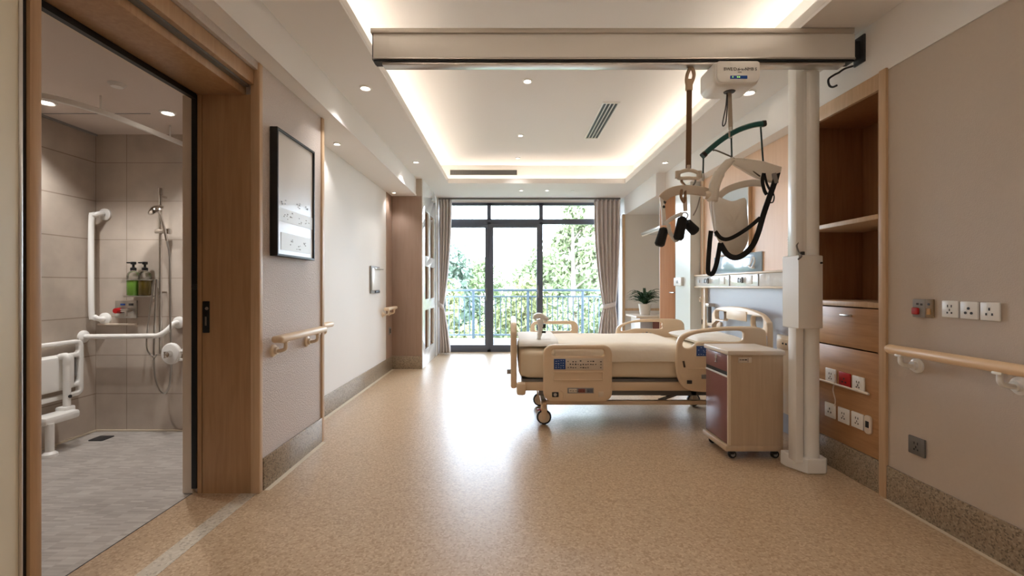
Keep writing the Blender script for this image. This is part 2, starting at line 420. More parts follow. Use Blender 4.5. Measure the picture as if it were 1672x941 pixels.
# baseboards
bt = .18
struct('baseboard_left', MB().box(XL, XL+.012, 2.545, 3.335, 0, bt, .003), 'skirting')
struct('baseboard_left_recess', MB().box(XREC, XREC+.012, 3.376, 6.255, 0, bt, .003), 'skirting')
struct('baseboard_right', MB().box(XR-.012, XR, YB, 2.446, 0, bt, .003), 'skirting')
struct('baseboard_right_pier', MB().box(XR-.012, XR, 3.175, 3.3, 0, bt, .003), 'skirting')
mb = MB().box(XL+.012, XL+.04, 2.545, 3.33, 0, .002).box(XREC+.012, XREC+.045, 3.376, 6.25, 0, .002)
mb.box(XR-.034, XR-.012, YB, 2.44, 0, .002).box(-1.63, -1.20, 6.225, 6.24, 0, .002)
struct('trim_22', mb, 'floorline', 'pale sealed line where floor meets skirting')

# ------------------------------------------------------------------ window
w = thing('window_1', (.3, YW, 0), None, None, None, 'structure')
y0, y1 = YW+.02, YW+.10
m1, m2, wl, wr = (-.425, -.287), (.468, .628), -1.25, 1.88
mb = MB().box(wl, wr, y0, y1, 2.555, 2.605).box(wl, wr, y0, y1, 2.225, 2.315).box(wl, wl+.08, y0, y1, 0, 2.6).box(wr-.08, wr, y0, y1, 0, 2.6)
mb.box(wl, wr, y0, y1, 0, .045)
for a, b in (m1, m2): mb.box((a+b)/2-.035, (a+b)/2+.035, y0, y1, 2.3, 2.6); mb.box((a+b)/2-.03, (a+b)/2+.03, y0, y1, 0, 2.26)
mb.build('frame', 'frame', w)
def leaf(x0, x1, st):
    return MB().plate([(x0, .045), (x1, .045), (x1, 2.225), (x0, 2.225)], [[(x0+st, .12), (x0+st, 2.165), (x1-st, 2.165), (x1-st, .12)]], .06, .003, 'XZ', YW+.045)
for x0, x1 in ((wl+.07, -.365), (-.345, .535)): leaf(x0, x1, .062).build('door_leaf', 'frame', w)
for x0, x1 in ((wl+.06, -.39), (-.32, .50), (.60, wr-.06)): MB().box(x0, x1, YW+.055, YW+.061, 2.3, 2.57).build('pane', 'pane', w)
for x0, x1 in ((wl+.12, -.41), (-.30, .49)): MB().box(x0, x1, YW+.042, YW+.048, .1, 2.18).build('pane', 'pane', w)
MB().box(.60, wr-.06, YW+.055, YW+.061, .03, 2.24).build('pane', 'pane', w)
for hx, z in ((.50, 1.05), (-.40, 1.0)):
    MB().box(hx-.014, hx+.014, YW-.005, YW+.02, z-.11, z+.11, .004).tube([(hx, YW-.01, z+.02), (hx, YW-.05, z+.02), (hx, YW-.05, z-.10)], .009, 10).build('handle', 'greymetal', w)

# ================================================================== CEILING FITTINGS
led_specs = ((CL-TR+.03, CL-TR+.05, CF, CB), (CR+TR-.05, CR+TR-.03, CF, CB), (CL, CR, CB+TR-.05, CB+TR-.03), (CL, CR, CF-TR+.03, CF-TR+.05))
for (a, b, c, d), lab in zip(led_specs, ('warm light strip hidden in the left ceiling cove', 'warm light strip hidden in the right ceiling cove',
                          'warm light strip hidden in the cove nearest the window', 'warm light strip hidden in the cove nearest the camera')):
    tag(MB().box(a, b, c, d, ZC+.022, ZC+.03).build('led_strip', 'led'), lab, 'light strip', 'cove light strips')

def downlight(x, y, z, label, group, r=.045, energy=15, size=1.9, blend=.7, col=(1, .985, .96), rz=.012, tilt=None):
    t = thing('downlight', (x, y, z), label, 'ceiling light', group)
    MB().lathe([(r*.72, -.001), (r*.78, -rz*.6), (r*.95, -rz), (r*1.15, -rz*.6), (r*1.18, .0), (r*.72, .0)], (x, y, z)).build('trim_ring', 'whitemetal', t)
    MB().lathe([(0.001, -.002), (r*.7, -.002), (r*.72, -.0005), (.001, -.0005)], (x, y, z-.002)).build('lens', 'lamp', t)
    if energy:
        L = bpy.data.lights.new('spot_lamp', 'SPOT'); L.energy = energy; L.spot_size = size; L.spot_blend = blend; L.color = col; L.shadow_soft_size = .03
        lo = bpy.data.objects.new('spot_lamp', L); C.objects.link(lo); lo.parent = t; lo.location = (0, 0, -.02)
    return t
G1, G2, G3, G4 = 'downlights in the raised ceiling', 'downlights in the lower ceiling strips', 'small spotlights under the left soffit', 'bathroom downlights'
downlight(.155, 3.93, ZU, 'round recessed downlight in raised ceiling, nearest the beam', G1, .036, 22)
downlight(.13, 5.35, ZU, 'round recessed downlight in the middle of raised ceiling', G1, .032, 16)
downlight(.115, 6.3, ZU, 'tiny recessed downlight in raised ceiling nearest the window', G1, .03, 8)
downlight(-1.075, 3.38, ZC, 'white recessed downlight in left ceiling strip, nearer the beam', G2, .038, 14)
downlight(-1.115, 5.4, ZC, 'white recessed downlight in left ceiling strip, farther from beam', G2, .034, 12)
downlight(1.86, 5.42, ZC, 'white recessed downlight in right ceiling strip by the far soffit', G2, .034, 7, 1.2)
downlight(1.83, 3.46, ZC, 'bright recessed downlight just behind the hoist motor', G2, .042, 9, 1.1)
downlight(.18, 7.0, ZC, 'small recessed downlight before the window, left of the pair', G2, .03, 6)
downlight(.58, 7.0, ZC, 'small recessed downlight before the window, right of the pair', G2, .03, 6)
downlight(-1.50, 3.94, ZSL, 'tiny spotlight under the left soffit, nearer the black framed board', G3, .028, 7)
downlight(-1.53, 6.0, ZSL, 'tiny spotlight under the left soffit by the brown wardrobe', G3, .028, 6)
downlight(-2.36, 3.13, 2.35, 'glowing downlight in the bathroom ceiling, right one', G4, .042, 32)
downlight(-3.02, 2.95, 2.35, 'glowing downlight in the bathroom ceiling beside curved rail', G4, .05, 32)
# unseen fill spots, added to brighten the room from beside and behind the camera
for x, y in ((-.9, .2), (.2, -.4), (1.3, .2)):
    L = bpy.data.lights.new('spot_lamp', 'SPOT'); L.energy = 23; L.spot_size = 2.2; L.spot_blend = .8; L.color = (1, .98, .95); L.shadow_soft_size = .06
    lo = bpy.data.objects.new('spot_lamp', L); C.objects.link(lo); lo.location = (x, y, ZC-.03)
tag(MB().lathe([(.001, -.006), (.028, -.006), (.035, 0), (.001, 0)], (.98, 7.05, ZC)).build('smoke_detector', 'white'), 'small round sensor on ceiling strip at window, right end', 'sensor')
tag(MB().lathe([(.001, -.02), (.03, -.02), (.045, 0), (.001, 0)], (-2.33, 2.69, 2.35)).build('ceiling_sensor', 'white'), 'small white sensor on the bathroom ceiling', 'sensor')

t = thing('air_diffuser', (.98, 4.9, ZU), 'long slotted air vent set in raised ceiling', 'air vent')
MB().plate([(.90, 4.38), (1.07, 4.38), (1.07, 5.46), (.90, 5.46)], [[(.915+.037*i, 4.40), (.915+.037*i, 5.44), (.943+.037*i, 5.44), (.943+.037*i, 4.40)] for i in range(4)], .012, .001, 'XY', ZU-.006).build('frame', 'white', t)
MB().box(.91, 1.06, 4.39, 5.45, ZU-.002, ZU-.0005).build('dark_slots', 'black', t)
t = thing('return_air_grille', (-.4, CB+TR, 2.8), 'long metal air grille on cove wall facing the camera', 'air vent')
gx0, gx1, gz0, gz1, gy = -.89, .12, 2.775, 2.875, CB+TR
MB().plate([(gx0, gz0), (gx1, gz0), (gx1, gz1), (gx0, gz1)], [[(gx0+.012, gz0+.012), (gx0+.012, gz1-.012), (gx1-.012, gz1-.012), (gx1-.012, gz0+.012)]], .014, .001, 'XZ', gy-.008).build('frame', 'alu', t)
mb = MB()
for i in range(4): z = gz0+.022+i*.0187; mb.box(gx0+.01, gx1-.01, gy-.010, gy-.006, z-.003, z+.003)
for i in range(44): x = gx0+.02+i*.0222; mb.box(x-.0035, x+.0035, gy-.011, gy-.005, gz0+.01, gz1-.01)
mb.build('grille_bars', 'greymetal', t)
MB().box(gx0+.01, gx1-.01, gy-.003, gy-.0005, gz0+.01, gz1-.01).build('backing', 'dark', t)
tag(MB().box(-1.19, 1.86, 7.6, 7.64, ZC-.03, ZC-.001, .002).box(-1.19, 1.86, 7.66, 7.69, ZC-.02, ZC-.001).build('curtain_track', 'greymetal'), 'grey curtain track on ceiling over the window', 'curtain track')

# ================================================================== CURTAINS
def curtain(x0, x1, tie, bot, folds, label, seed, tx):
    t = thing('curtain', ((x0+x1)/2, 7.64, 0), label, 'curtain', 'curtains beside the window')
    mb = MB(); NU, NV = folds*10, 60; grid = []
    rnd = random.Random(seed); ph = [rnd.uniform(-.5, .5) for _ in range(folds+1)]
    for j in range(NV+1):
        v = j/NV; z = ZC-.03-v*(ZC-.05)
        zt = .80
        if z > zt: k = ((ZC-.03-z)/(ZC-.03-zt))**2.2; a, b = x0+(tie[0]-x0)*k, x1+(tie[1]-x1)*k
        else: k = min(1, ((zt-z)/zt)*1.15)**.8; a, b = tie[0]+(bot[0]-tie[0])*k, tie[1]+(bot[1]-tie[1])*k
        row = []
        for i in range(NU+1):
            u = i/NU; q = u*folds
            amp = .05*(.5+.5*min(1, abs(z-zt)*1.6))
            y = 7.64+amp*math.sin(2*math.pi*q+ph[int(min(q, folds))]*.9*(1-math.cos(2*math.pi*(q % 1)))*.5)
            xx = a+(b-a)*u+.006*math.sin(4*math.pi*q+1)
            row.append(mb.bm.verts.new((xx, y, z)))
        grid.append(row)
    for A, B in zip(grid, grid[1:]):
        for i in range(NU): mb.bm.faces.new((A[i], A[i+1], B[i+1], B[i]))
    o = mb.build('curtain_cloth', 'curtain', t)
    sm = o.modifiers.new('thickness', 'SOLIDIFY'); sm.thickness = .004
    pts = []
    for i in range(24):
        an = 2*math.pi*i/24; pts.append(((tie[0]+tie[1])/2+(tie[1]-tie[0])/2*1.06*math.cos(an)*1.0, 7.64+.058*math.sin(an), .82-.03*math.cos(an)*tx))
    mb = MB(); rings = []
    for p in pts: rings.append([mb.bm.verts.new((p[0], p[1], p[2]-.04)), mb.bm.verts.new((p[0], p[1], p[2]+.04))])
    for i in range(24):
        A, B = rings[i], rings[(i+1) % 24]; mb.bm.faces.new((A[0], B[0], B[1], A[1]))
    o = mb.build('tieback', 'curtain', t); sm = o.modifiers.new('thickness', 'SOLIDIFY'); sm.thickness = .006
curtain(-1.19, -.98, (-1.19, -1.115), (-1.19, -1.0), 4, 'mauve grey curtain tied back at left end of window', 3, 1)
curtain(1.42, 1.86, (1.575, 1.785), (1.46, 1.84), 6, 'mauve grey curtain tied back at right end of window', 5, -1)

# ================================================================== OUTSIDE
struct('floor_balcony', MB().box(-3, 4.5, YW+.2, 9.02, -.15, -.01), 'concrete')
struct('wall_balcony_curb', MB().box(-3, 4.5, 9.02, 9.2, -.3, .09, .01), 'concrete')
t = thing('balcony_railing', (.3, 9.1, .09), 'blue grey metal balustrade outside the window', 'railing')
MB().box(-2.6, 4.2, 9.07, 9.13, 1.04, 1.085, .006).build('top_rail', 'rail', t)
MB().box(-2.6, 4.2, 9.085, 9.115, .92, .95, .003).build('upper_rail', 'rail', t)
MB().box(-2.6, 4.2, 9.085, 9.115, .15, .18, .003).build('lower_rail', 'rail', t)
for x in (-1.82, -.726, .37, 1.466, 2.56, 3.656): MB().box(x-.025, x+.025, 9.075, 9.125, .08, 1.05, .003).build('post', 'rail', t)
for i in range(64):
    x = -2.57+i*.104
    if min(abs(x-p) for p in (-1.82, -.726, .37, 1.466, 2.56, 3.656)) > .04: MB().box(x-.009, x+.009, 9.091, 9.109, .17, .93).build('baluster', 'rail', t)
struct('ground', MB().box(-60, 60, 9.3, 120, -4.3, -4), 'grass')
def tree(x, y, top, rad, low, n, leafm, lsize, seed, label, sparse=False):
    rnd = random.Random(seed); g = -4.0
    t = thing('tree', (x, y, g), label, 'tree', 'trees beyond the balcony')
    mb = MB(); trunk_top = top-.3 if sparse else (top+low)/2+.5
    mb.tube([(x, y, g-.05), (x+.05, y, (g+trunk_top)/2), (x, y, trunk_top)], [.16, .11, .03], 8)
    blobs = []
    nb = 22 if sparse else 26
    for i in range(nb):
        z = low+(top-low)*((i+.5)/nb); f = (z-low)/(top-low)
        prof = (1-f)**.6*.95+.12 if sparse else math.sqrt(max(.05, 1-(2*f-.85)**2*.9))
        a = rnd.uniform(0, 6.283); r = rad*prof*rnd.uniform(.25, .95)
        c = Vector((x+r*math.cos(a), y+r*math.sin(a), z)); blobs.append((c, rad*rnd.uniform(.28, .45)*(.7 if sparse else 1)))
        s0 = Vector((x, y, min(z-.4, trunk_top-.05)))
        mb.tube([s0, (s0+c)/2+Vector((0, 0, .1)), c], [.035, .022, .008], 5)
    mb.build('trunk', 'barkm', t)
    mb = MB()
    for i in range(n):
        c, r = blobs[rnd.randrange(len(blobs))]
        d = Vector((rnd.gauss(0, 1), rnd.gauss(0, 1), rnd.gauss(0, .8))); d = d.normalized()*r*rnd.uniform(.2, 1.05)**.6
        p = c+d; s = lsize*rnd.uniform(.6, 1.3)
        u = Vector((rnd.gauss(0, 1), rnd.gauss(0, 1), rnd.gauss(0, 1))).normalized(); v = u.orthogonal().normalized()
        v = (Matrix.Rotation(rnd.uniform(0, 6.28), 3, u) @ v)
        q = [p+u*s, p+v*s*.45, p-u*s, p-v*s*.45]
        mb.bm.faces.new([mb.bm.verts.new(k) for k in q])
    o = mb.build('foliage', leafm, t, smooth=False)
tree(-3.0, 21, 2.75, 2.0, -2.5, 7000, 'leafB', .17, 1, 'bluish green tree seen through the left window door')
tree(-1.7, 31, 2.5, 2.3, -3, 6500, 'leafA', .18, 2, 'distant pale tree behind the left end of balustrade')
tree(1.9, 24, 2.6, 2.2, -3, 6500, 'leafA', .17, 4, 'rounded pale tree seen through the middle window door')
tree(1.75, 12.6, 3.35, 1.35, -1.6, 7500, 'leafA', .10, 5, 'tall slender tree close outside the right window pane', True)
tree(4.6, 19, 2.4, 2.1, -3, 6500, 'leafC', .16, 6, 'yellow green tree behind the right curtain')
tree(-2.2, 14.5, .95, 1.5, -3.4, 6500, 'leafC', .12, 8, 'low yellow green tree just past the balustrade, left')
tree(.7, 17.5, 1.15, 1.6, -3.4, 7000, 'leafC', .12, 9, 'low yellow green tree past balustrade behind middle door')
tree(3.2, 14.0, 1.2, 1.5, -3.4, 6500, 'leafA', .12, 10, 'low green tree past balustrade behind right pane')
tree(-5.2, 24, 2.2, 2.2, -3, 5000, 'leafA', .18, 12, 'pale tree at far left beyond the balcony')

# ================================================================== LEFT SIDE THINGS
# built-in wardrobe by the window
t = thing('wardrobe', (-1.4, 6.8, 0), 'tall built-in wardrobe with brown end and glossy white niches beside left curtain', 'wardrobe')
MB().box(XREC, -1.212, 6.26, 6.28, bt, ZSL, .002).build('end_panel', 'mauve', t)
MB().box(XREC, -1.212, 6.255, 6.28, ZSL, ZC-.001).build('top_panel', 'beigewall', t)
MB().box(XREC, -1.205, 6.246, 6.28, 0, bt, .003).build('plinth', 'skirting', t)
xo = -1.20
mb = MB().plate([(6.262, .0), (7.41, 0), (7.41, ZC-.002), (6.262, ZC-.002)],
    [[(a, z0), (a, z1), (b, z1), (b, z0)] for a, b in ((6.46, 6.76), (6.90, 7.22)) for z0, z1 in ((.24, .80), (.96, 1.43), (1.58, 2.22))], .03, .003, 'YZ', xo-.016)
mb.build('front_frame', 'gloss', t)
mb = MB().box(XREC+.02, XREC+.04, 6.28, 7.41, 0, 2.3).box(XREC+.04, -1.232, 6.82, 6.85, .2, 2.25)
for z in (.22, .80, .945, 1.44, 1.565, 2.23): mb.box(XREC+.04, -1.232, 6.28, 7.41, z-.008, z+.008)
mb.build('niche_lining', 'woodp', t)
# framed board
t = thing('framed_board', (XL, 2.87, 1.7), 'black framed glossy notice board on grey textured wall', 'notice board')
by0, by1, bz0, bz1 = 2.625, 3.13, 1.325, 2.075
MB().plate([(by0, bz0), (by1, bz0), (by1, bz1), (by0, bz1)], [[(by0+.014, bz0+.014), (by0+.014, bz1-.014), (by1-.014, bz1-.014), (by1-.014, bz0+.014)]], .045, .002, 'YZ', XL+.0235).build('frame', 'black', t)
MB().box(XL+.003, XL+.035, by0+.012, by1-.012, bz0+.012, bz1-.012).build('board_panel', 'board', t)
xs = XL+.0355
for z0, z1, a, b in ((1.535, 1.615, .02, .49), (1.365, 1.47, .06, .47)): MB().box(xs, xs+.0015, by0+a, by0+b, z0, z1).build('reflection_strip', 'reflection', t)  # white strips painted in for the bright window mirrored in the board
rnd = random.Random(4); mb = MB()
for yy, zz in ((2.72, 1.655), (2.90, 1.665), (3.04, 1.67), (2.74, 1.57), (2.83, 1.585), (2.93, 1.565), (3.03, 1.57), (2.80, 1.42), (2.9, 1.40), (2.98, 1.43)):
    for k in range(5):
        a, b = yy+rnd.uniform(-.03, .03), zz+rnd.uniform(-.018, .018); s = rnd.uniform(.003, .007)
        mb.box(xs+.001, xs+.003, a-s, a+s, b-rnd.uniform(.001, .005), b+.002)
mb.build('print', 'grey', t)  # grey marks made up for details of the mirrored view

def handrail(name, xw, side, y0, y1, z, brk, label, m='cream', r=.022, off=.075, mb_='cream2', flat=True):
    "wall rail along Y: side = +1 when the room lies at larger X"
    t = thing(name, (xw, (y0+y1)/2, z), label, 'handrail')
    xc = xw+side*off
    mb = MB()
    if flat: mb.box(xc-.036, xc+.034, y0, y1, z-.02, z+.02, .017, 4)
    else: mb.tube([(xc, y0, z), (xc, y0+.012, z), (xc, y1-.012, z), (xc, y1, z)], [r*.75, r, r, r*.75], 20)
    mb.build('rail', m, t)
    for by in brk:
        b = MB().lathe([(.001, 0), (.036, 0), (.036, side*.010), (.022, side*.016), (.022, side*.03), (.001, side*.03)], (xw, by, z-.075), 24, 'X').build('bracket', mb_, t)
        MB().tube(smooth_path([(xw+side*.025, by, z-.078), (xw+side*.05, by, z-.075), (xc, by, z-.06), (xc, by, z-.012)], 6), .011, 10).box(xc-.018, xc+.018, by-.02, by+.02, z-.03, z-.018, .004).build('bracket_arm', mb_, t)
    return t
handrail('handrail', XL, 1, 2.56, 3.2, .845, (2.66, 3.10), 'cream handrail on grey wall below the black framed board')
handrail('handrail', XREC, 1, 5.72, 6.18, .855, (5.82, 6.1), 'short cream handrail on pale wall next to brown wardrobe')
handrail('handrail', XREC, 1, 3.42, 3.62, .845, (3.5,), 'cream handrail end peeping out behind the wooden wall edge', off=.20)
t = thing('wall_panel_box', (XREC, 5.4, 1.2), 'flat grey white panel with hook row on pale wall', 'wall panel')
MB().box(XREC, XREC+.02, 5.28, 5.62, 1.06, 1.385, .004).build('panel', 'grey', t)
MB().box(XREC+.02, XREC+.026, 5.30, 5.60, 1.10, 1.36, .002).build('face', 'white', t)
MB().box(XREC+.02, XREC+.03, 5.42, 5.60, 1.065, 1.09, .002).build('label_strip', 'dark', t)
mb = MB().box(XREC+.02, XREC+.035, 5.4, 5.62, 1.345, 1.365, .003)
for y in (5.44, 5.5, 5.56, 5.61): mb.cyl((XREC+.03, y, 1.355), (XREC+.07, y, 1.352), .006, n=10)
mb.build('hook_row', 'steel', t)
t = thing('light_switch', (XREC+.006, 6.13, .53), 'small dark switch low beside brown wardrobe', 'switch')
MB().box(XREC+.006, XREC+.016, 6.09, 6.17, .49, .59, .002).build('plate', 'grey', t)
MB().box(XREC+.016, XREC+.02, 6.105, 6.155, .51, .57, .002).build('rocker', 'dark', t)
t = thing('door_lock_plate', (-1.678, 2.51, .98), 'black lock plate on the oak doorway jamb', 'lock')
MB().box(-1.697, -1.659, 2.503, 2.51, .89, 1.065, .003).build('plate', 'black', t)
MB().lathe([(.001, -.006), (.007, -.006), (.009, 0), (.001, 0)], (-1.672, 2.503, 1.025), 16, 'Y').box(-1.68, -1.672, 2.499, 2.503, .93, .98).build('keyhole', 'steel', t)
tag(MB().box(-1.745, -1.722, 2.49, 2.502, 1.13, 1.16, .003).cyl((-1.733, 2.49, 1.145), (-1.733, 2.475, 1.145), .006, n=10).build('door_catch', 'dark'), 'small dark catch on the black door channel', 'catch')

# ================================================================== BATHROOM THINGS
WB = 3.591
def flange(mb, c, axis, s, r=.047): mb.lathe([(.001, 0), (r, 0), (r, s*.012), (r*.7, s*.022), (.001, s*.022)], c, 24, axis)
t = thing('grab_bar', (-3.24, WB, 1.3), 'vertical white grab bar in the shower corner', 'grab bar')
x = -3.2; zt, zb = 1.715, .89
mb = MB().tube(smooth_path([(x, WB-.005, zt), (x, WB-.05, zt), (x-.02, WB-.075, zt-.02), (x-.035, WB-.085, zt-.07), (x-.035, WB-.085, zb+.07), (x-.02, WB-.075, zb+.02), (x, WB-.05, zb), (x, WB-.005, zb)], 6), .019, 16)
mb.build('bar', 'white', t)
for z in (zt, zb): m_ = MB(); flange(m_, (x, WB, z), 'Y', -1); m_.build('flange', 'white', t)
t = thing('grab_bar', (-2.9, WB, .76), 'long level white grab bar across shower corner', 'grab bar')
MB().tube(smooth_path([(-3.275, 3.48, .76), (-3.2, 3.48, .76), (-2.78, 3.48, .765), (-2.70, 3.485, .77), (-2.655, 3.52, .81), (-2.63, 3.55, .855), (-2.615, 3.585, .86)], 6), .019, 16).build('bar', 'white', t)
m_ = MB(); flange(m_, (-3.277, 3.48, .76), 'X', 1); m_.build('flange', 'white', t)
m_ = MB(); flange(m_, (-2.615, WB, .86), 'Y', -1); m_.build('flange', 'white', t)
t = thing('shower_valve', (-3.02, WB, .95), 'square chrome shower valve with red dial', 'shower valve')
MB().box(-3.115, -2.945, WB-.012, WB, .895, 1.035, .004).build('plate', 'steel', t)
MB().lathe([(.001, -.05), (.02, -.048), (.024, -.01), (.001, -.005)], (-3.075, WB-.01, .955), 20, 'Y').build('dial', 'red', t)
MB().tube([(-3.05, WB-.03, .957), (-2.97, WB-.035, .96)], .014, 14).lathe([(.001, -.055), (.018, -.05), (.022, 0), (.001, 0)], (-2.985, WB-.01, .955), 16, 'Y').tube([(-2.985, WB-.06, .955), (-2.98, WB-.065, .915)], .007, 10).build('lever', 'chrome', t)
MB().box(-3.07, -3.035, WB-.018, WB-.011, .995, 1.01, .002).build('blue_mark', 'blue', t)
MB().box(-3.005, -2.97, WB-.018, WB-.011, .993, 1.012, .002).build('dark_mark', 'dark', t)
tag(MB().box(-3.24, -2.945, WB-.03, WB, .84, .853, .003).build('tile_ledge', 'creampanel'), 'thin tiled ledge below the chrome valve', 'ledge')
def bottle(x, m, label):
    t = thing('soap_bottle', (x, WB-.055, 1.075), label, 'bottle', 'pump bottles in the shower')
    c = (x, WB-.055, 1.075)
    MB().lathe([(.001, 0), (.036, 0), (.042, .008), (.042, .12)], c).lathe([(.001, .12), (.0405, .12), (.001, .1205)], c).build('liquid', m, t)
    MB().lathe([(.0425, .12), (.0425, .15), (.036, .175), (.018, .19), (.016, .2), (.001, .2)], c).build('shoulder', 'clear', t)
    MB().lathe([(.001, .195), (.02, .195), (.02, .215), (.008, .22), (.008, .24), (.018, .243), (.018, .262), (.001, .264)], c).box(x-.05, x, WB-.062, WB-.048, 1.325, 1.336, .003).build('pump', 'black', t)
bottle(-2.935, 'green', 'clear pump bottle with green soap on shower wall')
bottle(-2.845, 'amber', 'clear pump bottle with dark amber soap on shower wall')
t = thing('bottle_holder', (-2.89, WB, 1.13), 'thin wire holder carrying two pump bottles', 'holder')
mb = MB()
for bx in (-2.935, -2.845): mb.tube([(bx+.046*math.cos(a*math.pi/10), WB-.055+.046*math.sin(a*math.pi/10), 1.195) for a in range(20)], .003, 6, True)
mb.box(-2.985, -2.795, WB-.01, WB, 1.185, 1.205, .002).box(-2.98, -2.80, WB-.1, WB-.01, 1.064, 1.0735, .002)
mb.build('wire_ring', 'steel', t)
# shower rail
t = thing('shower_rail', (-2.76, WB, 1.3), 'chrome shower rail with hand shower and looping hose', 'shower')
xs_, ys = -2.72, WB-.06
MB().cyl((xs_, ys, .62), (xs_, ys, 1.90), .011, n=16).lathe([(.001, 0), (.016, 0), (.016, .05), (.001, .05)], (xs_, ys, 1.86)).build('rail', 'chrome', t)
mb = MB()
for z in (1.1, 1.85, .80): mb.cyl((xs_, ys, z), (xs_, WB, z), .009, n=12)
mb.build('wall_mount', 'chrome', t)
MB().box(xs_-.03, xs_+.08, ys-.025, ys+.02, 1.555, 1.59, .008).lathe([(.001, -.02), (.022, -.02), (.022, .02), (.001, .02)], (xs_+.068, ys-.01, 1.572), 16).build('slider', 'chrome', t)
hx = xs_
MB().tube(smooth_path([(xs_+.065, ys-.02, 1.50), (xs_+.066, ys-.05, 1.60), (xs_+.068, ys-.09, 1.69), (xs_+.068, ys-.12, 1.725)], 6), [.010]*19, 12).build('hand_shower_handle', 'chrome', t)
mb = MB().lathe([(.001, -.012), (.052, -.012), (.058, -.004), (.05, .012), (.018, .028), (.001, .028)], (0, 0, 0), 28)
R_ = Matrix.Rotation(math.radians(38), 4, 'X') @ Matrix.Rotation(math.radians(-18), 4, 'Y')
for v in mb.bm.verts: v.co = (R_ @ v.co)+Vector((xs_+.065, ys-.13, 1.72))
mb.build('shower_head', 'chrome', t)
hose = smooth_path([(xs_+.065, ys-.02, 1.50), (xs_+.095, ys-.03, 1.35), (xs_+.10, ys-.03, .9), (xs_+.105, ys-.03, .48), (xs_+.07, ys-.03, .33), (xs_+.02, ys-.03, .345), (xs_-.025, ys-.03, .50), (xs_-.02, ys-.03, .9), (xs_-.005, ys-.03, 1.2)], 10)
MB().tube(hose, .007, 8).build('hose', 'steel', t)
MB().tube(smooth_path([(xs_-.02, ys-.035, 1.2), (xs_-.07, ys-.04, .80), (xs_-.07, ys-.04, .66), (xs_-.02, ys-.04, .60), (xs_+.0, ys-.04, .62)], 8), .006, 8).build('hose_loop', 'steel', t)
t = thing('hose_holder', (-2.64, WB-.03, .62), 'white oval holder with chrome knob on shower wall', 'holder')
mb = MB().plate([(-2.585+.072*math.cos(a*math.pi/16), .632+.082*math.sin(a*math.pi/16)) for a in range(32)], [], .04, .014, 'XZ', WB-.125)
mb.box(-2.54, -2.475, WB-.135, WB-.11, .645, .655, .004).box(-2.54, -2.49, WB-.135, WB-.11, .575, .597, .005).cyl((-2.585, WB-.11, .632), (-2.585, WB, .632), .02, n=16)
mb.build('body', 'white', t)
MB().lathe([(.001, -.035), (.022, -.035), (.026, 0), (.001, 0)], (-2.585, WB-.145, .632), 20, 'Y').box(-2.592, -2.578, WB-.2, WB-.17, .607, .657, .004).build('knob', 'chrome', t)
# folding seat
t = thing('folding_shower_chair', (-3.27, 3.2, .5), 'white folding shower seat with drop leg, folded against tiles', 'shower seat')
sx = -3.235
MB().plate(rr(2.88, .33, 3.43, .75, .05), [rr(2.93, .655, 3.39, .72, .02), rr(3.31, .43, 3.39, .62, .02), rr(2.93, .365, 3.39, .40, .012)], .035, .01, 'YZ', sx).build('frame', 'white', t)
MB().plate(rr(2.90, .40, 3.34, .645, .03), [], .03, .01, 'YZ', sx+.018).build('seat', 'white', t)
MB().box(-3.277, sx, 3.02, 3.08, .5, .6).box(-3.277, sx, 3.38, 3.42, .48, .62).build('wall_mount', 'grey', t)
px_ = -3.165
MB().tube(smooth_path([(sx+.02, 3.24, .64), (px_, 3.24, .645), (px_, 3.24, .59)], 5), .024, 14).cyl((px_, 3.24, .25), (px_, 3.24, .60), .022, n=16).build('upper_post', 'white', t)
MB().box(-3.215, px_+.03, 3.20, 3.28, .20, .29, .012).box(-3.22, -3.09, 3.02, 3.27, .205, .265, .02).build('knuckle', 'white', t)
MB().cyl((-3.10, 3.055, .03), (-3.10, 3.055, .22), .024, n=16).lathe([(.001, 0), (.045, 0), (.042, .02), (.026, .035), (.001, .035)], (-3.10, 3.055, -.001), 20).build('leg', 'white', t)
MB().cyl((px_+.02, 3.24, .36), (px_+.027, 3.24, .36), .012, n=12).build('screw', 'dark', t)
tag(MB().plate(rr(-3.13, 3.36, -3.02, 3.47, .012), [], .006, .001, 'XY', .001).build('floor_drain', 'dark'), 'dark floor drain in the shower corner', 'drain')
# curved rail under bathroom ceiling
tp = smooth_path([(-3.277, 2.50, 2.25), (-2.95, 2.52, 2.25), (-2.70, 2.63, 2.25), (-2.58, 2.86, 2.25), (-2.55, 3.15, 2.25), (-2.53, WB, 2.25)], 8)
t = thing('shower_curtain_rail', (-2.6, 2.9, 2.25), 'white curved curtain rail below bathroom ceiling', 'curtain rail')
MB().ribbon(tp, .02, .034, (0, 0, 1)).build('rail', 'linen', t)
mb = MB()
for q in (10, 24, 36): mb.cyl(tp[q], tp[q]+Vector((0, 0, .1)), .006, n=10)
mb.build('hanger', 'white', t)

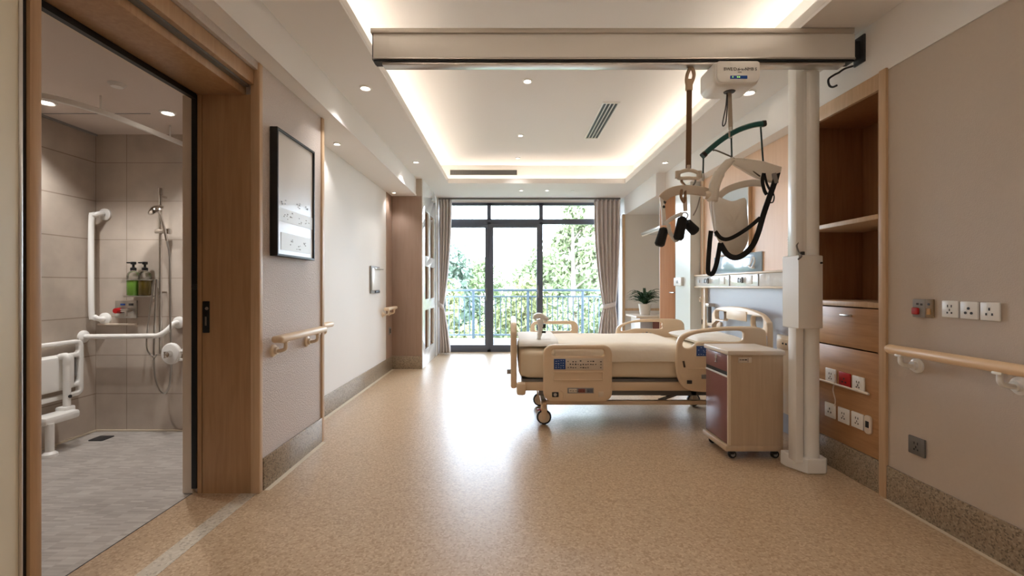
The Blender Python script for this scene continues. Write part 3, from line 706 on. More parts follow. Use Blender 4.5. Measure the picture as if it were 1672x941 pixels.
# ================================================================== RIGHT SIDE THINGS
# near closet
t = thing('closet', (2.25, 2.83, 0), 'built-in oak closet with open niche beside white column', 'closet')
a, b = 2.497, 3.172
MB().box(XR, 2.52, a, a+.018, bt, ZSR-.002).build('side_panel', 'wood', t)
MB().box(XR, 2.52, b-.018, b, bt, ZSR-.002).build('side_panel', 'woodshade', t)
MB().box(2.46, 2.48, a+.018, b-.018, bt, ZSR-.002).build('back_panel', 'woodshade', t)
MB().box(XR, 2.46, a+.018, b-.018, 2.245, 2.263).build('top_panel', 'woodshade', t)
MB().box(XR-.004, XR+.02, a, b, 2.235, ZSR-.002, .002).build('header', 'woodp', t)
MB().box(XR+.002, 2.46, a+.018, b-.018, 1.522, 1.55, .002).build('shelf', 'woodp', t)
MB().box(XR-.004, 2.46, a, b, 1.025, 1.055, .002).build('counter', 'woodp', t)
d = MB().box(XR-.002, XR+.018, a+.004, b-.004, .78, 1.018, .002).build('drawer_front', 'woodh', t)
MB().box(XR-.016, XR-.004, 2.70, 2.79, .965, .977, .003).build('handle', 'steel', d)
MB().box(XR-.002, XR+.018, a+.004, b-.004, bt+.004, .772, .002).build('lower_panel', 'woodh', t)
MB().box(XR-.006, XR+.018, a, b, 0, bt, .003).build('plinth', 'skirting', t)

def socket(y, z, label, cat='socket', group=None, m='white', s=.039, xw=XR-.002, slots='cn', name='wall_socket'):
    if group == GL or m == 'red': s = .046
    t = thing(name, (xw, y, z), label, cat, group)
    MB().box(xw-.010, xw, y-s, y+s, z-s, z+s, .004).build('plate', m, t)
    sl = MB(); xf = xw-.0115
    def hole(dy, dz, hy, hz): sl.box(xf, xf+.002, y+dy-hy, y+dy+hy, z+dz-hz, z+dz+hz)
    if slots == 'cn':
        hole(-.009, .014, .002, .006); hole(.009, .014, .002, .006); hole(0, -.004, .002, .005); hole(-.010, -.017, .003, .004); hole(.010, -.017, .003, .004)
    elif slots == 'tri':
        sl.lathe([(.001, 0), (.006, 0), (.006, .002), (.001, .002)], (xf, y, z+.008), 12, 'X')
        for q in (-1, 1): sl.lathe([(.001, 0), (.006, 0), (.006, .002), (.001, .002)], (xf, y+q*.013, z-.012), 12, 'X')
    elif slots == 'slant':
        hole(0, .01, .003, .006); hole(-.012, -.012, .003, .005); hole(.012, -.012, .003, .005)
    sl.build('slots', 'dark', t)
    return t
def wy(px): return F*(XR-.01)/(px-CX)
def wz(py, px): return H-(py-CY)*wy(px)/F
GS, GL = 'white sockets on near right wall', 'sockets on the lower closet panel'
socket(wy(1551), wz(505, 1551), 'white socket on beige wall, nearest the red alarm button', group=GS)
socket(wy(1582), wz(507, 1582), 'white socket on beige wall, middle of the row of three', group=GS, slots='tri')
socket(wy(1616), wz(509, 1616), 'white socket on beige wall, farthest from the red alarm button', group=GS, slots='slant')
socket(wy(1356), wz(614, 1356), 'white socket above thin ledge, left of the red socket', group=GL)
socket(wy(1378.5), wz(621, 1378.5), 'red emergency socket on closet panel above thin ledge', group=GL, m='red', slots='tri')
socket(wy(1401), wz(628, 1401), 'white socket above thin ledge, right of the red socket', group=GL)
socket(wy(1355), wz(670, 1355), 'white socket below ledge, the one the thin cord reaches', group=GL, slots='slant')
socket(wy(1377), wz(679, 1377), 'white socket below ledge, middle of the lower row', group=GL)
socket(wy(1399.5), wz(687, 1399.5), 'white socket below ledge, next to the small sensor plate', group=GL)
socket(wy(1496), wz(729, 1496), 'dark grey metal socket low on beige wall above the skirting', m='greymetal', s=.045)
y_, z_ = wy(1417), wz(694, 1417)
t = thing('night_sensor', (XR, y_, z_), 'narrow cream sensor with black window at end of lower socket row', 'sensor')
MB().plate(rr(y_-.024, z_-.052, y_+.024, z_+.052, .018), [], .012, .003, 'YZ', XR-.008).build('plate', 'creampanel', t)
MB().box(XR-.0155, XR-.013, y_-.012, y_+.012, z_-.016, z_+.02).build('window', 'black', t)
ya, yb = wy(1420), 3.16
tag(MB().tube([(XR-.016, ya, .537), (XR-.016, yb, .537)], .007, 10).box(XR-.016, XR-.002, ya+.02, ya+.035, .53, .544).box(XR-.016, XR-.002, yb-.05, yb-.035, .53, .544).build('ledge_rail', 'creampanel'), 'thin cream rail under upper row of sockets', 'rail')
yc = wy(1366)
tag(MB().tube(smooth_path([(XR-.022, yc, .60), (XR-.02, yc-.002, .56), (XR-.018, yc+.02, .50), (XR-.018, yc+.0, .44), (XR-.016, yc+.008, .40)], 6), .0035, 8).build('cord', 'creampanel'), 'thin pale cord hanging between the two rows of sockets', 'cord')
# alarm button plates
y_, z_ = wy(1500.5), wz(503.5, 1500.5)
t = thing('alarm_button', (XR, y_, z_), 'grey call plate with red alarm button on beige wall', 'alarm button')
MB().box(XR-.012, XR, y_-.035, y_+.035, z_-.045, z_+.045, .003).build('plate', 'grey', t)
MB().box(XR-.026, XR-.012, y_-.008, y_+.028, z_-.032, z_+.003, .006).build('button', 'red', t)
MB().box(XR-.0135, XR-.0115, y_-.022, y_-.010, z_+.014, z_+.024).box(XR-.0135, XR-.0115, y_+.0, y_+.012, z_+.016, z_+.026).build('print', 'dark', t)
y2, z2 = wy(1517), wz(504, 1517)
t = thing('call_plate', (XR, y2, z2), 'narrow bronze plate beside the red alarm button', 'wall plate')
MB().box(XR-.011, XR, y2-.020, y2+.021, z2-.045, z2+.045, .003).build('plate', mat('bronze plastic', (136, 116, 88), .4), t)
MB().box(XR-.013, XR-.011, y2-.010, y2+.010, z2-.03, z2+.0, .003).build('lower_key', 'orange', t)
MB().cyl((XR-.0135, y2, z2+.02), (XR-.011, y2, z2+.02), .006, n=12).build('pin', 'dark', t)
handrail('handrail', XR, -1, .9, 2.35, .825, (1.05, 1.81, 2.27), 'long round peach handrail on the beige right wall', 'peachrail', r=.024, off=.085, mb_='white', flat=False)

# ceiling beam with its slot
t = thing('hoist_beam', (.6, 2.64, 2.53), 'long silver hoist beam spanning the room below ceiling', 'beam')
bx0, bx1, yf, yk = -.785, 1.986, 2.605, 2.672
MB().box(bx0, bx1, yf, yk, 2.462, 2.60, .002).build('beam_body', 'alu', t)
MB().box(bx0-.012, bx1-.01, yf-.012, yk+.012, 2.60, 2.6275, .003).build('top_flange', 'alud', t)
MB().box(bx0, bx1, yf-.006, yk, 2.452, 2.463, .002).build('lower_lip', 'steel', t)
MB().box(bx0+.004, bx1-.004, yf+.002, yk-.002, 2.442, 2.453).build('track_slot', 'black', t)
MB().box(bx0+.05, bx1-.05, yf+.008, yk+.005, 2.425, 2.443, .003).build('track', 'steel', t)
MB().box(bx0-.004, bx0+.001, yf-.001, yk+.001, 2.45, 2.60).build('end_cap', 'dark', t)
MB().box(bx1, XR-.012, yf+.025, yk-.005, 2.47, 2.57).box(XR-.012, XR+.0, yf-.005, yk+.01, 2.44, 2.60, .003).build('wall_bracket', 'dark', t)
mb = MB().tube(smooth_path([(1.96, 2.70, 2.42), (1.93, 2.70, 2.405), (1.90, 2.70, 2.38), (1.905, 2.70, 2.345), (1.925, 2.70, 2.335), (1.95, 2.70, 2.345)], 5), .006, 8)
mb.tube(smooth_path([(1.96, 2.70, 2.42), (1.99, 2.69, 2.44), (2.03, 2.68, 2.45)], 5), .006, 8)
mb.build('cable_hook', 'dark', t)

# white column
t = thing('support_column', (1.84, 2.83, 0), 'white upright column with control box carrying the hoist beam', 'column')
cy = 2.83
MB().cyl((1.872, cy, .06), (1.872, cy, 2.53), .052, n=32).build('round_post', 'whitemetal', t)
MB().box(1.763, 1.812, cy-.04, cy+.04, .06, 2.52, .006).build('side_post', 'whitemetal', t)
MB().box(1.79, 1.84, cy-.02, cy+.02, .06, 2.5).build('inner_web', 'greymetal', t)
MB().box(1.76, 1.835, cy-.036, cy+.04, 1.30, 2.52, .008).build('upper_cover', 'whitemetal', t)
MB().lathe([(.001, 0), (.057, 0), (.057, .03), (.05, .036), (.001, .036)], (1.872, cy, 2.495), 32).build('cap', 'whitemetal', t)
MB().plate([(1.755, 2.88), (1.82, 2.765), (1.93, 2.765), (1.955, 2.79), (1.955, 2.935), (1.755, 2.935)], [], .09, .008, 'XY', .045).build('base_plate', 'whitemetal', t)
MB().plate([(1.75, 2.905), (1.757, 2.755), (1.855, 2.75), (1.928, 2.79), (1.928, 2.905)], [], .45, .008, 'XY', 1.113).build('control_box', 'whitemetal', t)
MB().box(1.80, 1.92, 2.672, 2.80, 2.47, 2.52, .003).build('beam_bracket', 'whitemetal', t)
MB().cyl((1.90, 2.765, 1.29), (1.90, 2.757, 1.29), .006, n=12).build('screw', 'dark', t)
t = thing('hook_fitting', (1.77, 2.80, 1.337), 'small clear bracket with grey hook on top of white control box', 'hook')
MB().box(1.752, 1.782, 2.85, 2.858, 1.336, 1.46, .003).build('bracket', 'clear', t)
MB().tube(smooth_path([(1.768, 2.80, 1.45), (1.778, 2.795, 1.42), (1.768, 2.79, 1.395), (1.773, 2.775, 1.35), (1.768, 2.745, 1.33), (1.745, 2.74, 1.31)], 6), .005, 8).build('hook', 'greymetal', t)
MB().box(1.785, 1.803, 2.765, 2.785, 1.336, 1.36, .003).build('latch', 'dark', t)

# hoist motor
t = thing('hoist_motor', (1.295, 2.67, 2.29), 'white rounded hoist motor with blue display under the beam', 'hoist motor')
mb = MB().plate(rr(1.164, 2.29, 1.425, 2.43, (.045, .045, .02, .02)), [], .20, .02, 'XZ', 2.68)
mb.build('housing', 'whitemetal', t)
MB().plate(rr(1.172, 2.30, 1.418, 2.424, (.04, .04, .018, .018)), [], .02, .006, 'XZ', 2.574).build('front_cover', 'white', t)
MB().text('BWE/D.6-x-NMB S', .024, (1.305, 2.5632, 2.376)).build('lettering', 'ink', t)
MB().box(1.292, 1.312, 2.5628, 2.5642, 2.358, 2.361).build('small_mark', 'ink', t)
d = MB().box(1.248, 1.345, 2.561, 2.566, 2.322, 2.340, .002).build('display', 'screen', t)
MB().box(1.286, 1.290, 2.5595, 2.5612, 2.327, 2.335).box(1.294, 1.302, 2.5595, 2.5612, 2.328, 2.333).box(1.26, 1.263, 2.5595, 2.5612, 2.327, 2.335).build('figures', 'screeng', d)
MB().lathe([(.001, -.004), (.03, -.004), (.034, .001), (.001, .001)], (1.29, 2.66, 2.29), 24).build('strap_mouth', 'dark', t)
YH = 2.66
Q = lambda x, y, dy=0: P(x, y, YH+dy)
sp = [Q(1191, 152), Q(1192, 180), Q(1193, 212)]
MB().ribbon(smooth_path(sp, 4), .024, .006).build('lift_strap', mat('grey webbing', (176, 164, 148), .8), t)
MB().tube(smooth_path([Q(1187, 152), Q(1185, 175), Q(1180, 200), Q(1181, 206), Q(1185, 200), Q(1187, 180), Q(1188, 155)], 6), .0035, 8).build('pull_cord', 'dark', t)
# teal spreader bar
t = thing('spreader_bar', Q(1193, 222), 'curved teal spreader bar hanging from hoist motor strap', 'spreader bar')
arc = smooth_path([Q(1147, 255, -.02), Q(1160, 243, -.015), Q(1176, 230, -.01), Q(1193, 219), Q(1212, 210, .01), Q(1232, 204, .015), Q(1249, 202, .02)], 8)
MB().ribbon(arc, .030, .03).build('bar', 'teal', t)
for e, q in ((arc[:4], 1), (arc[-4:], 1)): MB().ribbon(e, .034, .034).build('end_cap', 'black', t)
MB().tube([Q(1193, 208), Q(1193, 226)], .010, 12).box(*[c for p in ((Q(1193, 215).x-.022, Q(1193, 215).x-.012), (YH-.02, YH+.02), (Q(1190, 226).z, Q(1190, 216).z)) for c in p]).build('swivel', 'steel', t)
for pl in ([Q(1148.5, 258, -.02), Q(1148, 285, -.02)], [Q(1242, 207, .02), Q(1246, 265, .02)], [Q(1194, 222), Q(1195, 262)]):
    MB().tube(pl, .005, 8).build('cord', mat('dark teal cord', (22, 52, 52), .6), t)
for p in (Q(1148, 289, -.02), Q(1246.5, 269, .02)):
    MB().lathe([(.001, -.025), (.008, -.02), (.009, .0), (.005, .02), (.001, .025)], p, 14).build('clip', 'steel', t)
MB().tube(smooth_path([Q(1164, 246, -.01), Q(1170, 246, -.01), Q(1194, 256)], 5), .0045, 8).tube([Q(1197, 258), Q(1241, 288)], .0045, 8).build('side_cord', mat('grey cord', (110, 100, 88), .7), t)

# sling
t = thing('transfer_sling', Q(1200, 330), 'cream patient sling with black straps hanging from teal bar', 'sling')
MB().tube(smooth_path([Q(1197, 261), Q(1188, 267), Q(1176, 282, -.02), Q(1167, 302, -.04), Q(1163, 328, -.05)], 6), [.018]*5+[.024]*8+[.030]*12, 14).build('left_arm', 'slingfab', t)
pa = smooth_path([Q(1197, 264), Q(1212, 268), Q(1232, 275, .01), Q(1254, 282, .02), Q(1271, 287, .03)], 6)
MB().ribbon(pa, [.035+.07*min(1, i/14) for i in range(len(pa))], .025).build('right_arm', 'slingfab', t)
MB().ribbon(smooth_path([Q(1166, 328, .05), Q(1184, 312, .08), Q(1206, 303, .1), Q(1228, 299, .1), Q(1248, 300, .08)], 6), .04, .02).build('back_band', 'slingpad', t)
# body: padded cushion shape from an outline
ol = [(1163, 326), (1176, 320), (1199, 327), (1222, 322), (1226, 345), (1228, 388), (1219, 409), (1210, 417), (1193, 417), (1181, 399), (1171, 379), (1166, 352)]
op = [(p.x, p.z) for p in smooth_path([Q(x, y) for x, y in ol], 6, True)]
cxo = sum(p[0] for p in op)/len(op); czo = sum(p[1] for p in op)/len(op)
mb = MB(); rings = []
for sgn in (-1, 1):
    for k in range(9):
        f = 1-(k/8)**1.0; th = math.sqrt(max(0, 1-f**2.4))*.05
        rings.append((sgn, [mb.bm.verts.new((cxo+(x-cxo)*f, YH+.03+sgn*th+.04*((x-cxo)/.12)**2*.3, czo+(z-czo)*f)) for x, z in op]) if f > .01 else (sgn, None))
for sgn in (-1, 1):
    rs = [r for s_, r in rings if s_ == sgn and r]
    for A, B in zip(rs, rs[1:]):
        for i in range(len(op)): mb.bm.faces.new((A[i], A[(i+1) % len(op)], B[(i+1) % len(op)], B[i]))
    mb.bm.faces.new(rs[-1])
mb.bm.verts.ensure_lookup_table()
bmesh.ops.remove_doubles(mb.bm, verts=mb.bm.verts, dist=1e-5)
mb.build('back_pad', 'slingfab', t)
for off in (0, 4): MB().ribbon(smooth_path([Q(1161+off, 326, -.04), Q(1163+off, 352, -.035), Q(1168+off*.6, 386, -.03)], 5), .009, .004).build('white_strap', 'white', t)
def bstrap(pts, w, name='black_strap'): MB().ribbon(smooth_path([Q(*p) for p in pts], 7), w, .006).build(name, 'blackstrap', t)
bstrap([(1270, 281, .02), (1262, 306, .0), (1248, 346, -.03), (1238, 380, -.05), (1228, 402, -.055), (1214, 416, -.055), (1200, 421, -.055), (1187, 415, -.05), (1176, 398, -.045)], .032)
bstrap([(1241, 356, -.045), (1222, 372, -.055), (1200, 386, -.055), (1186, 391, -.05), (1176, 388, -.05), (1168, 378, -.05)], .022)
bstrap([(1161, 377, -.05), (1158.5, 400, -.05), (1156, 440, -.05), (1159, 447, -.05), (1164, 446, -.05), (1170, 430, -.05), (1176, 397, -.05)], .026)
bstrap([(1247, 283, .0), (1245, 296, .0), (1248, 311, .0), (1252, 318, .0)], .02)
bstrap([(1248, 283, .0), (1252, 300, .0), (1258, 312, .0)], .013)
MB().tube(smooth_path([Q(1262, 314), Q(1264, 322), Q(1262, 330), Q(1257, 331)], 5), .004, 8).build('loop', 'black', t)
MB().ribbon([Q(1262, 284, .02), Q(1266, 300, .015)], .03, .03).build('buckle', 'grey', t)

# brown strap with handle
YH = 2.645
t = thing('lifting_strap', Q(1126, 180), 'brown lifting strap with clip and triangular handle below the beam', 'lifting strap')
MB().ribbon([Q(1125.5, 144), Q(1124, 275)], .031, .006).build('webbing', 'brownstrap', t)
hk = smooth_path([Q(1125, 106), Q(1131, 114), Q(1133, 124), Q(1129, 136), Q(1125, 144), Q(1121, 134), Q(1122, 122), Q(1126, 112)], 5, True)
MB().tube(hk, .010, 10, True).box(Q(1120, 0).x, Q(1133, 0).x, YH-.012, YH+.012, 2.425, Q(0, 103).z-.01, .004).ribbon([Q(1125, 130), Q(1125, 148)], .038, .02).build('clip', mat('tan metal', (170, 146, 120), .4, metal=.4), t)
hd = smooth_path([Q(1124, 278), Q(1134, 280), Q(1141, 284), Q(1140, 291), Q(1124, 291), Q(1108, 291), Q(1107, 284), Q(1114, 280)], 5, True)
MB().tube(hd, .011, 10, True).tube([Q(1124, 270), Q(1124, 280)], .011, 10).build('handle', 'creampanel', t)
for x in (1106.5, 1141.5): MB().tube([Q(x, 279.5), Q(x, 291)], .015, 12).build('grip', 'slingpad', t)
MB().box(Q(1104, 0).x, Q(1106, 0).x, YH-.012, YH+.012, Q(0, 290).z, Q(0, 281).z, .002).build('grip_end', 'dark', t)
# walking harness
t = thing('walking_harness', Q(1124, 320), 'beige padded harness with black leg cuffs under the brown strap', 'harness')
bnd = smooth_path([Q(1082, 324, -.03), Q(1090, 317, -.06), Q(1102, 312, -.08), Q(1118, 310, -.08), Q(1136, 311, -.06), Q(1152, 314, -.03), Q(1161, 319, .0)], 6)
MB().ribbon(bnd, .052, .016).build('band', 'slingpad', t)
MB().tube(smooth_path([Q(1114, 291), Q(1113, 297), Q(1118, 304, -.04), Q(1119, 318, -.1), Q(1117, 330, -.1), Q(1112, 322, -.1), Q(1113, 310, -.09)], 5), .008, 8).build('front_hook', mat('bronze clip', (150, 116, 88), .45, metal=.3), t)
MB().tube(smooth_path([Q(1136, 291), Q(1135, 298), Q(1130, 305, .02)], 5), .005, 8).build('rear_hook', 'greymetal', t)
MB().ribbon([Q(1118, 322, -.09), Q(1119, 345, -.09)], .024, .008).build('front_strap', 'creampanel', t)
MB().ribbon(smooth_path([Q(1080, 322, -.03), Q(1083, 345, -.03), Q(1084, 368, -.03)], 4), .024, .008).build('left_strap', 'white', t)
MB().ribbon(smooth_path([Q(1086, 366, -.03), Q(1098, 356, -.05), Q(1114, 349, -.08)], 4), .022, .008).build('cross_strap', 'white', t)
MB().ribbon(smooth_path([Q(1091, 366, -.05), Q(1094, 380, -.05), Q(1102, 392, -.06), Q(1107, 390, -.07), Q(1109, 376, -.07)], 4), .022, .008).build('pale_loop', 'linen', t)
MB().tube(smooth_path([Q(1143, 322), Q(1138, 340), Q(1132, 352)], 4), .004, 8).build('thin_cord', 'grey', t)
for p, m_ in ((Q(1080.5, 322, -.03), 'steel'), (Q(1083.5, 338, -.03), 'dark'), (Q(1085, 330, -.03), 'dark')): MB().ball(p, .010, (1, .6, 1.2)).build('buckle', m_, t)
MB().lathe([(.001, -.02), (.022, -.02), (.026, 0), (.022, .02), (.001, .02)], Q(1156, 319, -.03), 18, 'X').build('end_ring', 'creampanel', t)
rg = [Q(1118+5*math.cos(a*math.pi/8), 352+5*math.sin(a*math.pi/8), -.09) for a in range(16)]
MB().tube(rg, .004, 8, True).build('ring', 'steel', t)
for p0, p1 in ((Q(1085, 372, -.03), Q(1076, 402, -.03)), (Q(1115, 354, -.09), Q(1107, 392, -.09)), (Q(1119, 362, -.06), Q(1137, 380, -.06))):
    d_ = (p1-p0)
    MB().tube([p0, p0+d_*.1, p0+d_*.9, p1], [.012, .026, .029, .020], 14).build('leg_cuff', 'blackstrap', t)

# ------------------------------------------------------------------ headwall
t = thing('headwall_panel', (2.16, 4.2, 0), 'headwall behind the bed, peach wood above and blue grey below', 'wall panel')
hx = 2.17
MB().box(hx-.012, hx, 3.302, 4.98, .0, 1.13).build('lower_panel', 'headpanel', t)
MB().box(hx-.012, hx, 3.302, 5.12, 1.27, ZSR-.002).build('upper_panel', 'peach', t)
mb = MB().box(hx-.03, hx, 5.02, 5.06, 0, ZSR-.002, .003).box(hx-.045, hx, 4.93, 4.985, .2, 1.13, .004).box(hx-.03, hx, 4.6, 5.06, .72, .78, .004)
mb.build('post', 'cream2', t)
MB().box(hx-.012, hx, 4.99, 5.02, .0, 1.13).build('side_strip', 'peach', t)
t = thing('gas_rail', (2.1, 4.3, 1.2), 'long white medical gas rail on the wall above bed', 'gas rail')
MB().box(2.09, hx-.012, 3.302, 5.12, 1.145, 1.255, .008).build('trunking', 'gloss', t)
MB().box(2.082, hx-.012, 3.302, 5.12, 1.255, 1.272, .004).box(2.082, hx-.012, 3.302, 5.12, 1.128, 1.146, .004).build('edge_trim', 'cream2', t)
for y in (3.36, 3.95, 4.45): MB().box(2.084, 2.091, y-.05, y+.05, 1.165, 1.24, .003).build('cover', 'white', t)
for y in (3.36, 4.08, 4.78): MB().lathe([(.001, -.02), (.016, -.02), (.02, 0), (.001, 0)], (2.087, y, 1.2), 16, 'X').box(2.068, 2.086, y+.03, y+.034, 1.18, 1.225).box(2.068, 2.086, y-.036, y-.03, 1.175, 1.23).build('gas_outlet', 'greymetal', t)
MB().box(2.084, 2.091, 3.80, 3.81, 1.15, 1.25).box(2.084, 2.091, 4.30, 4.315, 1.15, 1.25).box(2.084, 2.091, 4.86, 4.90, 1.18, 1.22).box(2.084, 2.091, 4.98, 5.02, 1.185, 1.215).build('joint_mark', 'grey', t)
t = thing('wall_outlet_box', (XR, 5.4, 1.19), 'white outlet box on pale pier beside tall brown door', 'outlet')
MB().box(XR-.03, XR, 5.33, 5.57, 1.15, 1.25, .006).build('box', 'white', t)
MB().box(XR-.033, XR-.029, 5.42, 5.48, 1.18, 1.22, .003).build('key', 'grey', t)
# framed white board on headwall
t = thing('framed_white_board', (2.15, 4.3, 1.7), 'white board in thin wooden frame on headwall behind sling', 'white board')
MB().plate([(4.03, 1.45), (4.62, 1.45), (4.62, 2.08), (4.03, 2.08)], [[(4.045, 1.465), (4.045, 2.065), (4.605, 2.065), (4.605, 1.465)]], .03, .003, 'YZ', hx-.028).build('frame', 'woodp', t)
MB().box(hx-.032, hx-.014, 4.04, 4.61, 1.46, 2.07).build('board', 'mirror', t)
t = thing('wall_glass_panel', (2.15, 4.3, 1.36), 'blue grey glass panel above the gas rail under white board', 'wall panel')
MB().box(hx-.026, hx-.013, 3.86, 4.75, 1.274, 1.445, .003).build('panel', 'bluepanel', t)
MB().tube(smooth_path([(hx-.045, 4.02, 1.32), (hx-.05, 3.98, 1.35), (hx-.05, 3.94, 1.40), (hx-.05, 3.92, 1.36), (hx-.05, 3.97, 1.31), (hx-.05, 4.03, 1.33)], 6), .007, 8).box(hx-.05, hx-.02, 3.96, 3.98, 1.30, 1.32).build('hook', 'white', t)
for y, lab in ((3.42, 'white single switch on peach panel next to white column'),):
    t = thing('light_switch', (hx-.012, y, 1.37), lab, 'switch')
    MB().box(hx-.024, hx-.012, y-.04, y+.04, 1.33, 1.43, .003).build('plate', 'white', t)
    MB().box(hx-.03, hx-.024, y-.015, y+.01, 1.355, 1.405, .003).build('rocker', 'grey', t)
t = thing('tube_fitting', (2.1, 4.8, .95), 'grey clamp and tube hanging under the gas rail', 'tube clamp')
MB().box(2.09, hx-.012, 4.76, 4.84, .93, .965, .006).build('clamp', 'alud', t)
MB().cyl((2.115, 4.80, .76), (2.115, 4.80, .94), .022, n=16).build('tube', 'greymetal', t)
t = thing('pull_cord', (2.09, 5.0, 1.0), 'thin white pull cord with ring below the gas rail', 'pull cord')
MB().tube([(2.105, 5.0, 1.13), (2.105, 5.0, 1.02)], .003, 8).build('cord', 'white', t)
MB().tube([(2.105, 5.0+.022*math.cos(a*math.pi/8), .998+.022*math.sin(a*math.pi/8)) for a in range(16)], .006, 8, True).build('ring', 'cream2', t)
t = thing('service_panel', (2.12, 3.55, .4), 'cream wall panel with small sockets behind near corner of bed', 'wall panel')
MB().box(2.128, hx-.012, 3.40, 3.615, .16, .765, .008).build('panel', 'cream2', t)
MB().box(2.118, 2.129, 3.41, 3.60, .66, .74, .006).build('raised_strip', 'cream2', t)
for y in (3.47, 3.51): MB().cyl((2.12, y, .705), (2.114, y, .70), .008, n=10).build('socket_hole', 'dark', t)
MB().box(2.122, 2.129, 3.415, 3.43, .51, .56, .003).build('catch', 'dark', t)

# ------------------------------------------------------------------ far alcove
t = thing('tall_cupboard', (2.3, 5.88, 0), 'tall brown wooden cupboard door right of the alcove with plant', 'cupboard')
MB().box(XR, XR+.022, 5.588, 6.155, .02, ZSR-.004, .002).build('door', wood('warm brown door veneer', (158, 106, 68), (170, 118, 78), .8, spec=.1), t)
MB().box(XR-.002, 2.54, 6.156, 6.178, .0, ZSR-.004).box(XR, 2.54, 5.586, 5.60, 0, ZSR-.004).build('carcass', 'woodp', t)
MB().box(XR-.022, XR-.002, 5.60, 5.75, 1.06, 1.072, .003).build('handle', 'steel', t)
t = thing('wall_shelf', (2.3, 6.7, 1.97), 'white shelf high on alcove wall above the potted plant', 'shelf')
MB().box(2.09, 2.55, 6.2, 7.2, 1.96, 1.99, .003).build('board', 'shelfglass', t)
MB().tube([(2.11, 6.2, 1.945), (2.11, 7.2, 1.945)], .012, 10).build('rail', 'white', t)

def bedside(x0, x1, y0, y1, h, label, tagside, group):
    "cabinet whose front faces -X"
    t = thing('bedside_cabinet', ((x0+x1)/2, (y0+y1)/2, 0), label, 'bedside cabinet', group)
    zb = .075
    mb = MB().box(x0+.012, x1, y0, y0+.02, zb, h-.03).box(x0+.012, x1, y1-.02, y1, zb, h-.03).box(x1-.02, x1, y0+.02, y1-.02, zb, h-.03)
    mb.box(x0+.012, x1-.02, y0+.02, y1-.02, zb, zb+.02).box(x0+.012, x1-.02, y0+.02, y1-.02, .56, .575)
    mb.build('body', 'cabbody', t)
    MB().box(x0-.022, x1, y0-.004, y1+.004, zb-.02, zb+.018, .005).build('base', 'cabbody', t)
    MB().box(x0-.012, x1+.01, y0-.012, y1+.012, h-.03, h, .006).build('top', 'cabtop', t)
    d = MB().box(x0-.004, x0+.012, y0+.012, y1-.012, .578, h-.034, .002).build('drawer', 'redwood', t)
    MB().lathe([(.001, -.004), (.012, -.004), (.014, 0), (.001, 0)], (x0-.004, (y0+y1)/2, .655), 16, 'X').box(x0-.010, x0-.004, (y0+y1)/2-.012, (y0+y1)/2+.012, .618, .622).box(x0-.008, x0-.004, (y0+y1)/2-.004, (y0+y1)/2+.004, .618, .64).build('lock', 'steel', d)
    d = MB().box(x0-.004, x0+.012, y0+.012, y1-.012, zb+.024, .540, .002).build('door', 'redwood', t)
    MB().box(x0-.008, x0+.012, y0+.012, y1-.012, .541, .553, .002).build('finger_strip', 'white', d)
    MB().box(x0-.002, x0+.011, y0+.012, y1-.012, .553, .578).build('recess', 'black', t)
    MB().box(x0-.006, x0+.014, y0-.001, y0+.012, zb+.02, h-.03, .002).build('edge_trim', 'cream2', t)
    for x in (x0+.03, x1-.045):
        for y in (y0+.03, y1-.03):
            c = MB().cyl((x, y, .04), (x, y, zb-.018), .012, n=12).box(x-.016, x+.016, y-.018, y+.018, .028, .052, .006).build('caster', 'black', t)
            MB().lathe([(.001, -.012), (.024, -.012), (.027, -.006), (.027, .006), (.024, .012), (.001, .012)], (x+.006, y, .0275), 20, 'Y').build('wheel', 'black', c)
            MB().lathe([(.001, -.0145), (.014, -.0145), (.014, -.011), (.001, -.011)], (x+.006, y, .0275), 16, 'Y').build('hub', 'grey', c)
    if tagside:
        p = MB().box(x0+.062, x0+.150, y0-.004, y0, h-.081, h-.045, .002).build('label_plate', 'creampanel', t)
        mb = MB()
        for dx, dw in ((.070, .006), (.080, .004), (.088, .009), (.102, .016)): mb.box(x0+dx, x0+dx+dw, y0-.005, y0-.0035, h-.064, h-.057)
        mb.box(x0+.124, x0+.126, y0-.005, y0-.0035, h-.076, h-.05).build('print', 'ink', p)
    return t
bedside(1.449, 1.808, 2.995, 3.345, .722, 'wheeled bedside cabinet with maroon drawer and door in front of bed', True, None)
t = thing('side_cabinet', (2.1, 6.7, 0), 'low white topped cabinet carrying the potted plant in alcove', 'cabinet')
MB().box(1.79, 2.50, 6.40, 6.98, .69, .72, .005).build('top', 'cabtop', t)
MB().box(1.86, 2.46, 6.46, 6.94, .05, .69, .003).build('body', 'white', t)
for a_, b_, m_ in ((1.865, 2.03, 'headpanel'), (2.04, 2.21, 'redwood'), (2.22, 2.455, 'redwood')): MB().box(a_, b_, 6.445, 6.46, .08, .66, .002).build('door', m_, t)
MB().box(1.88, 2.44, 6.48, 6.92, 0, .05).build('plinth', 'dark', t)
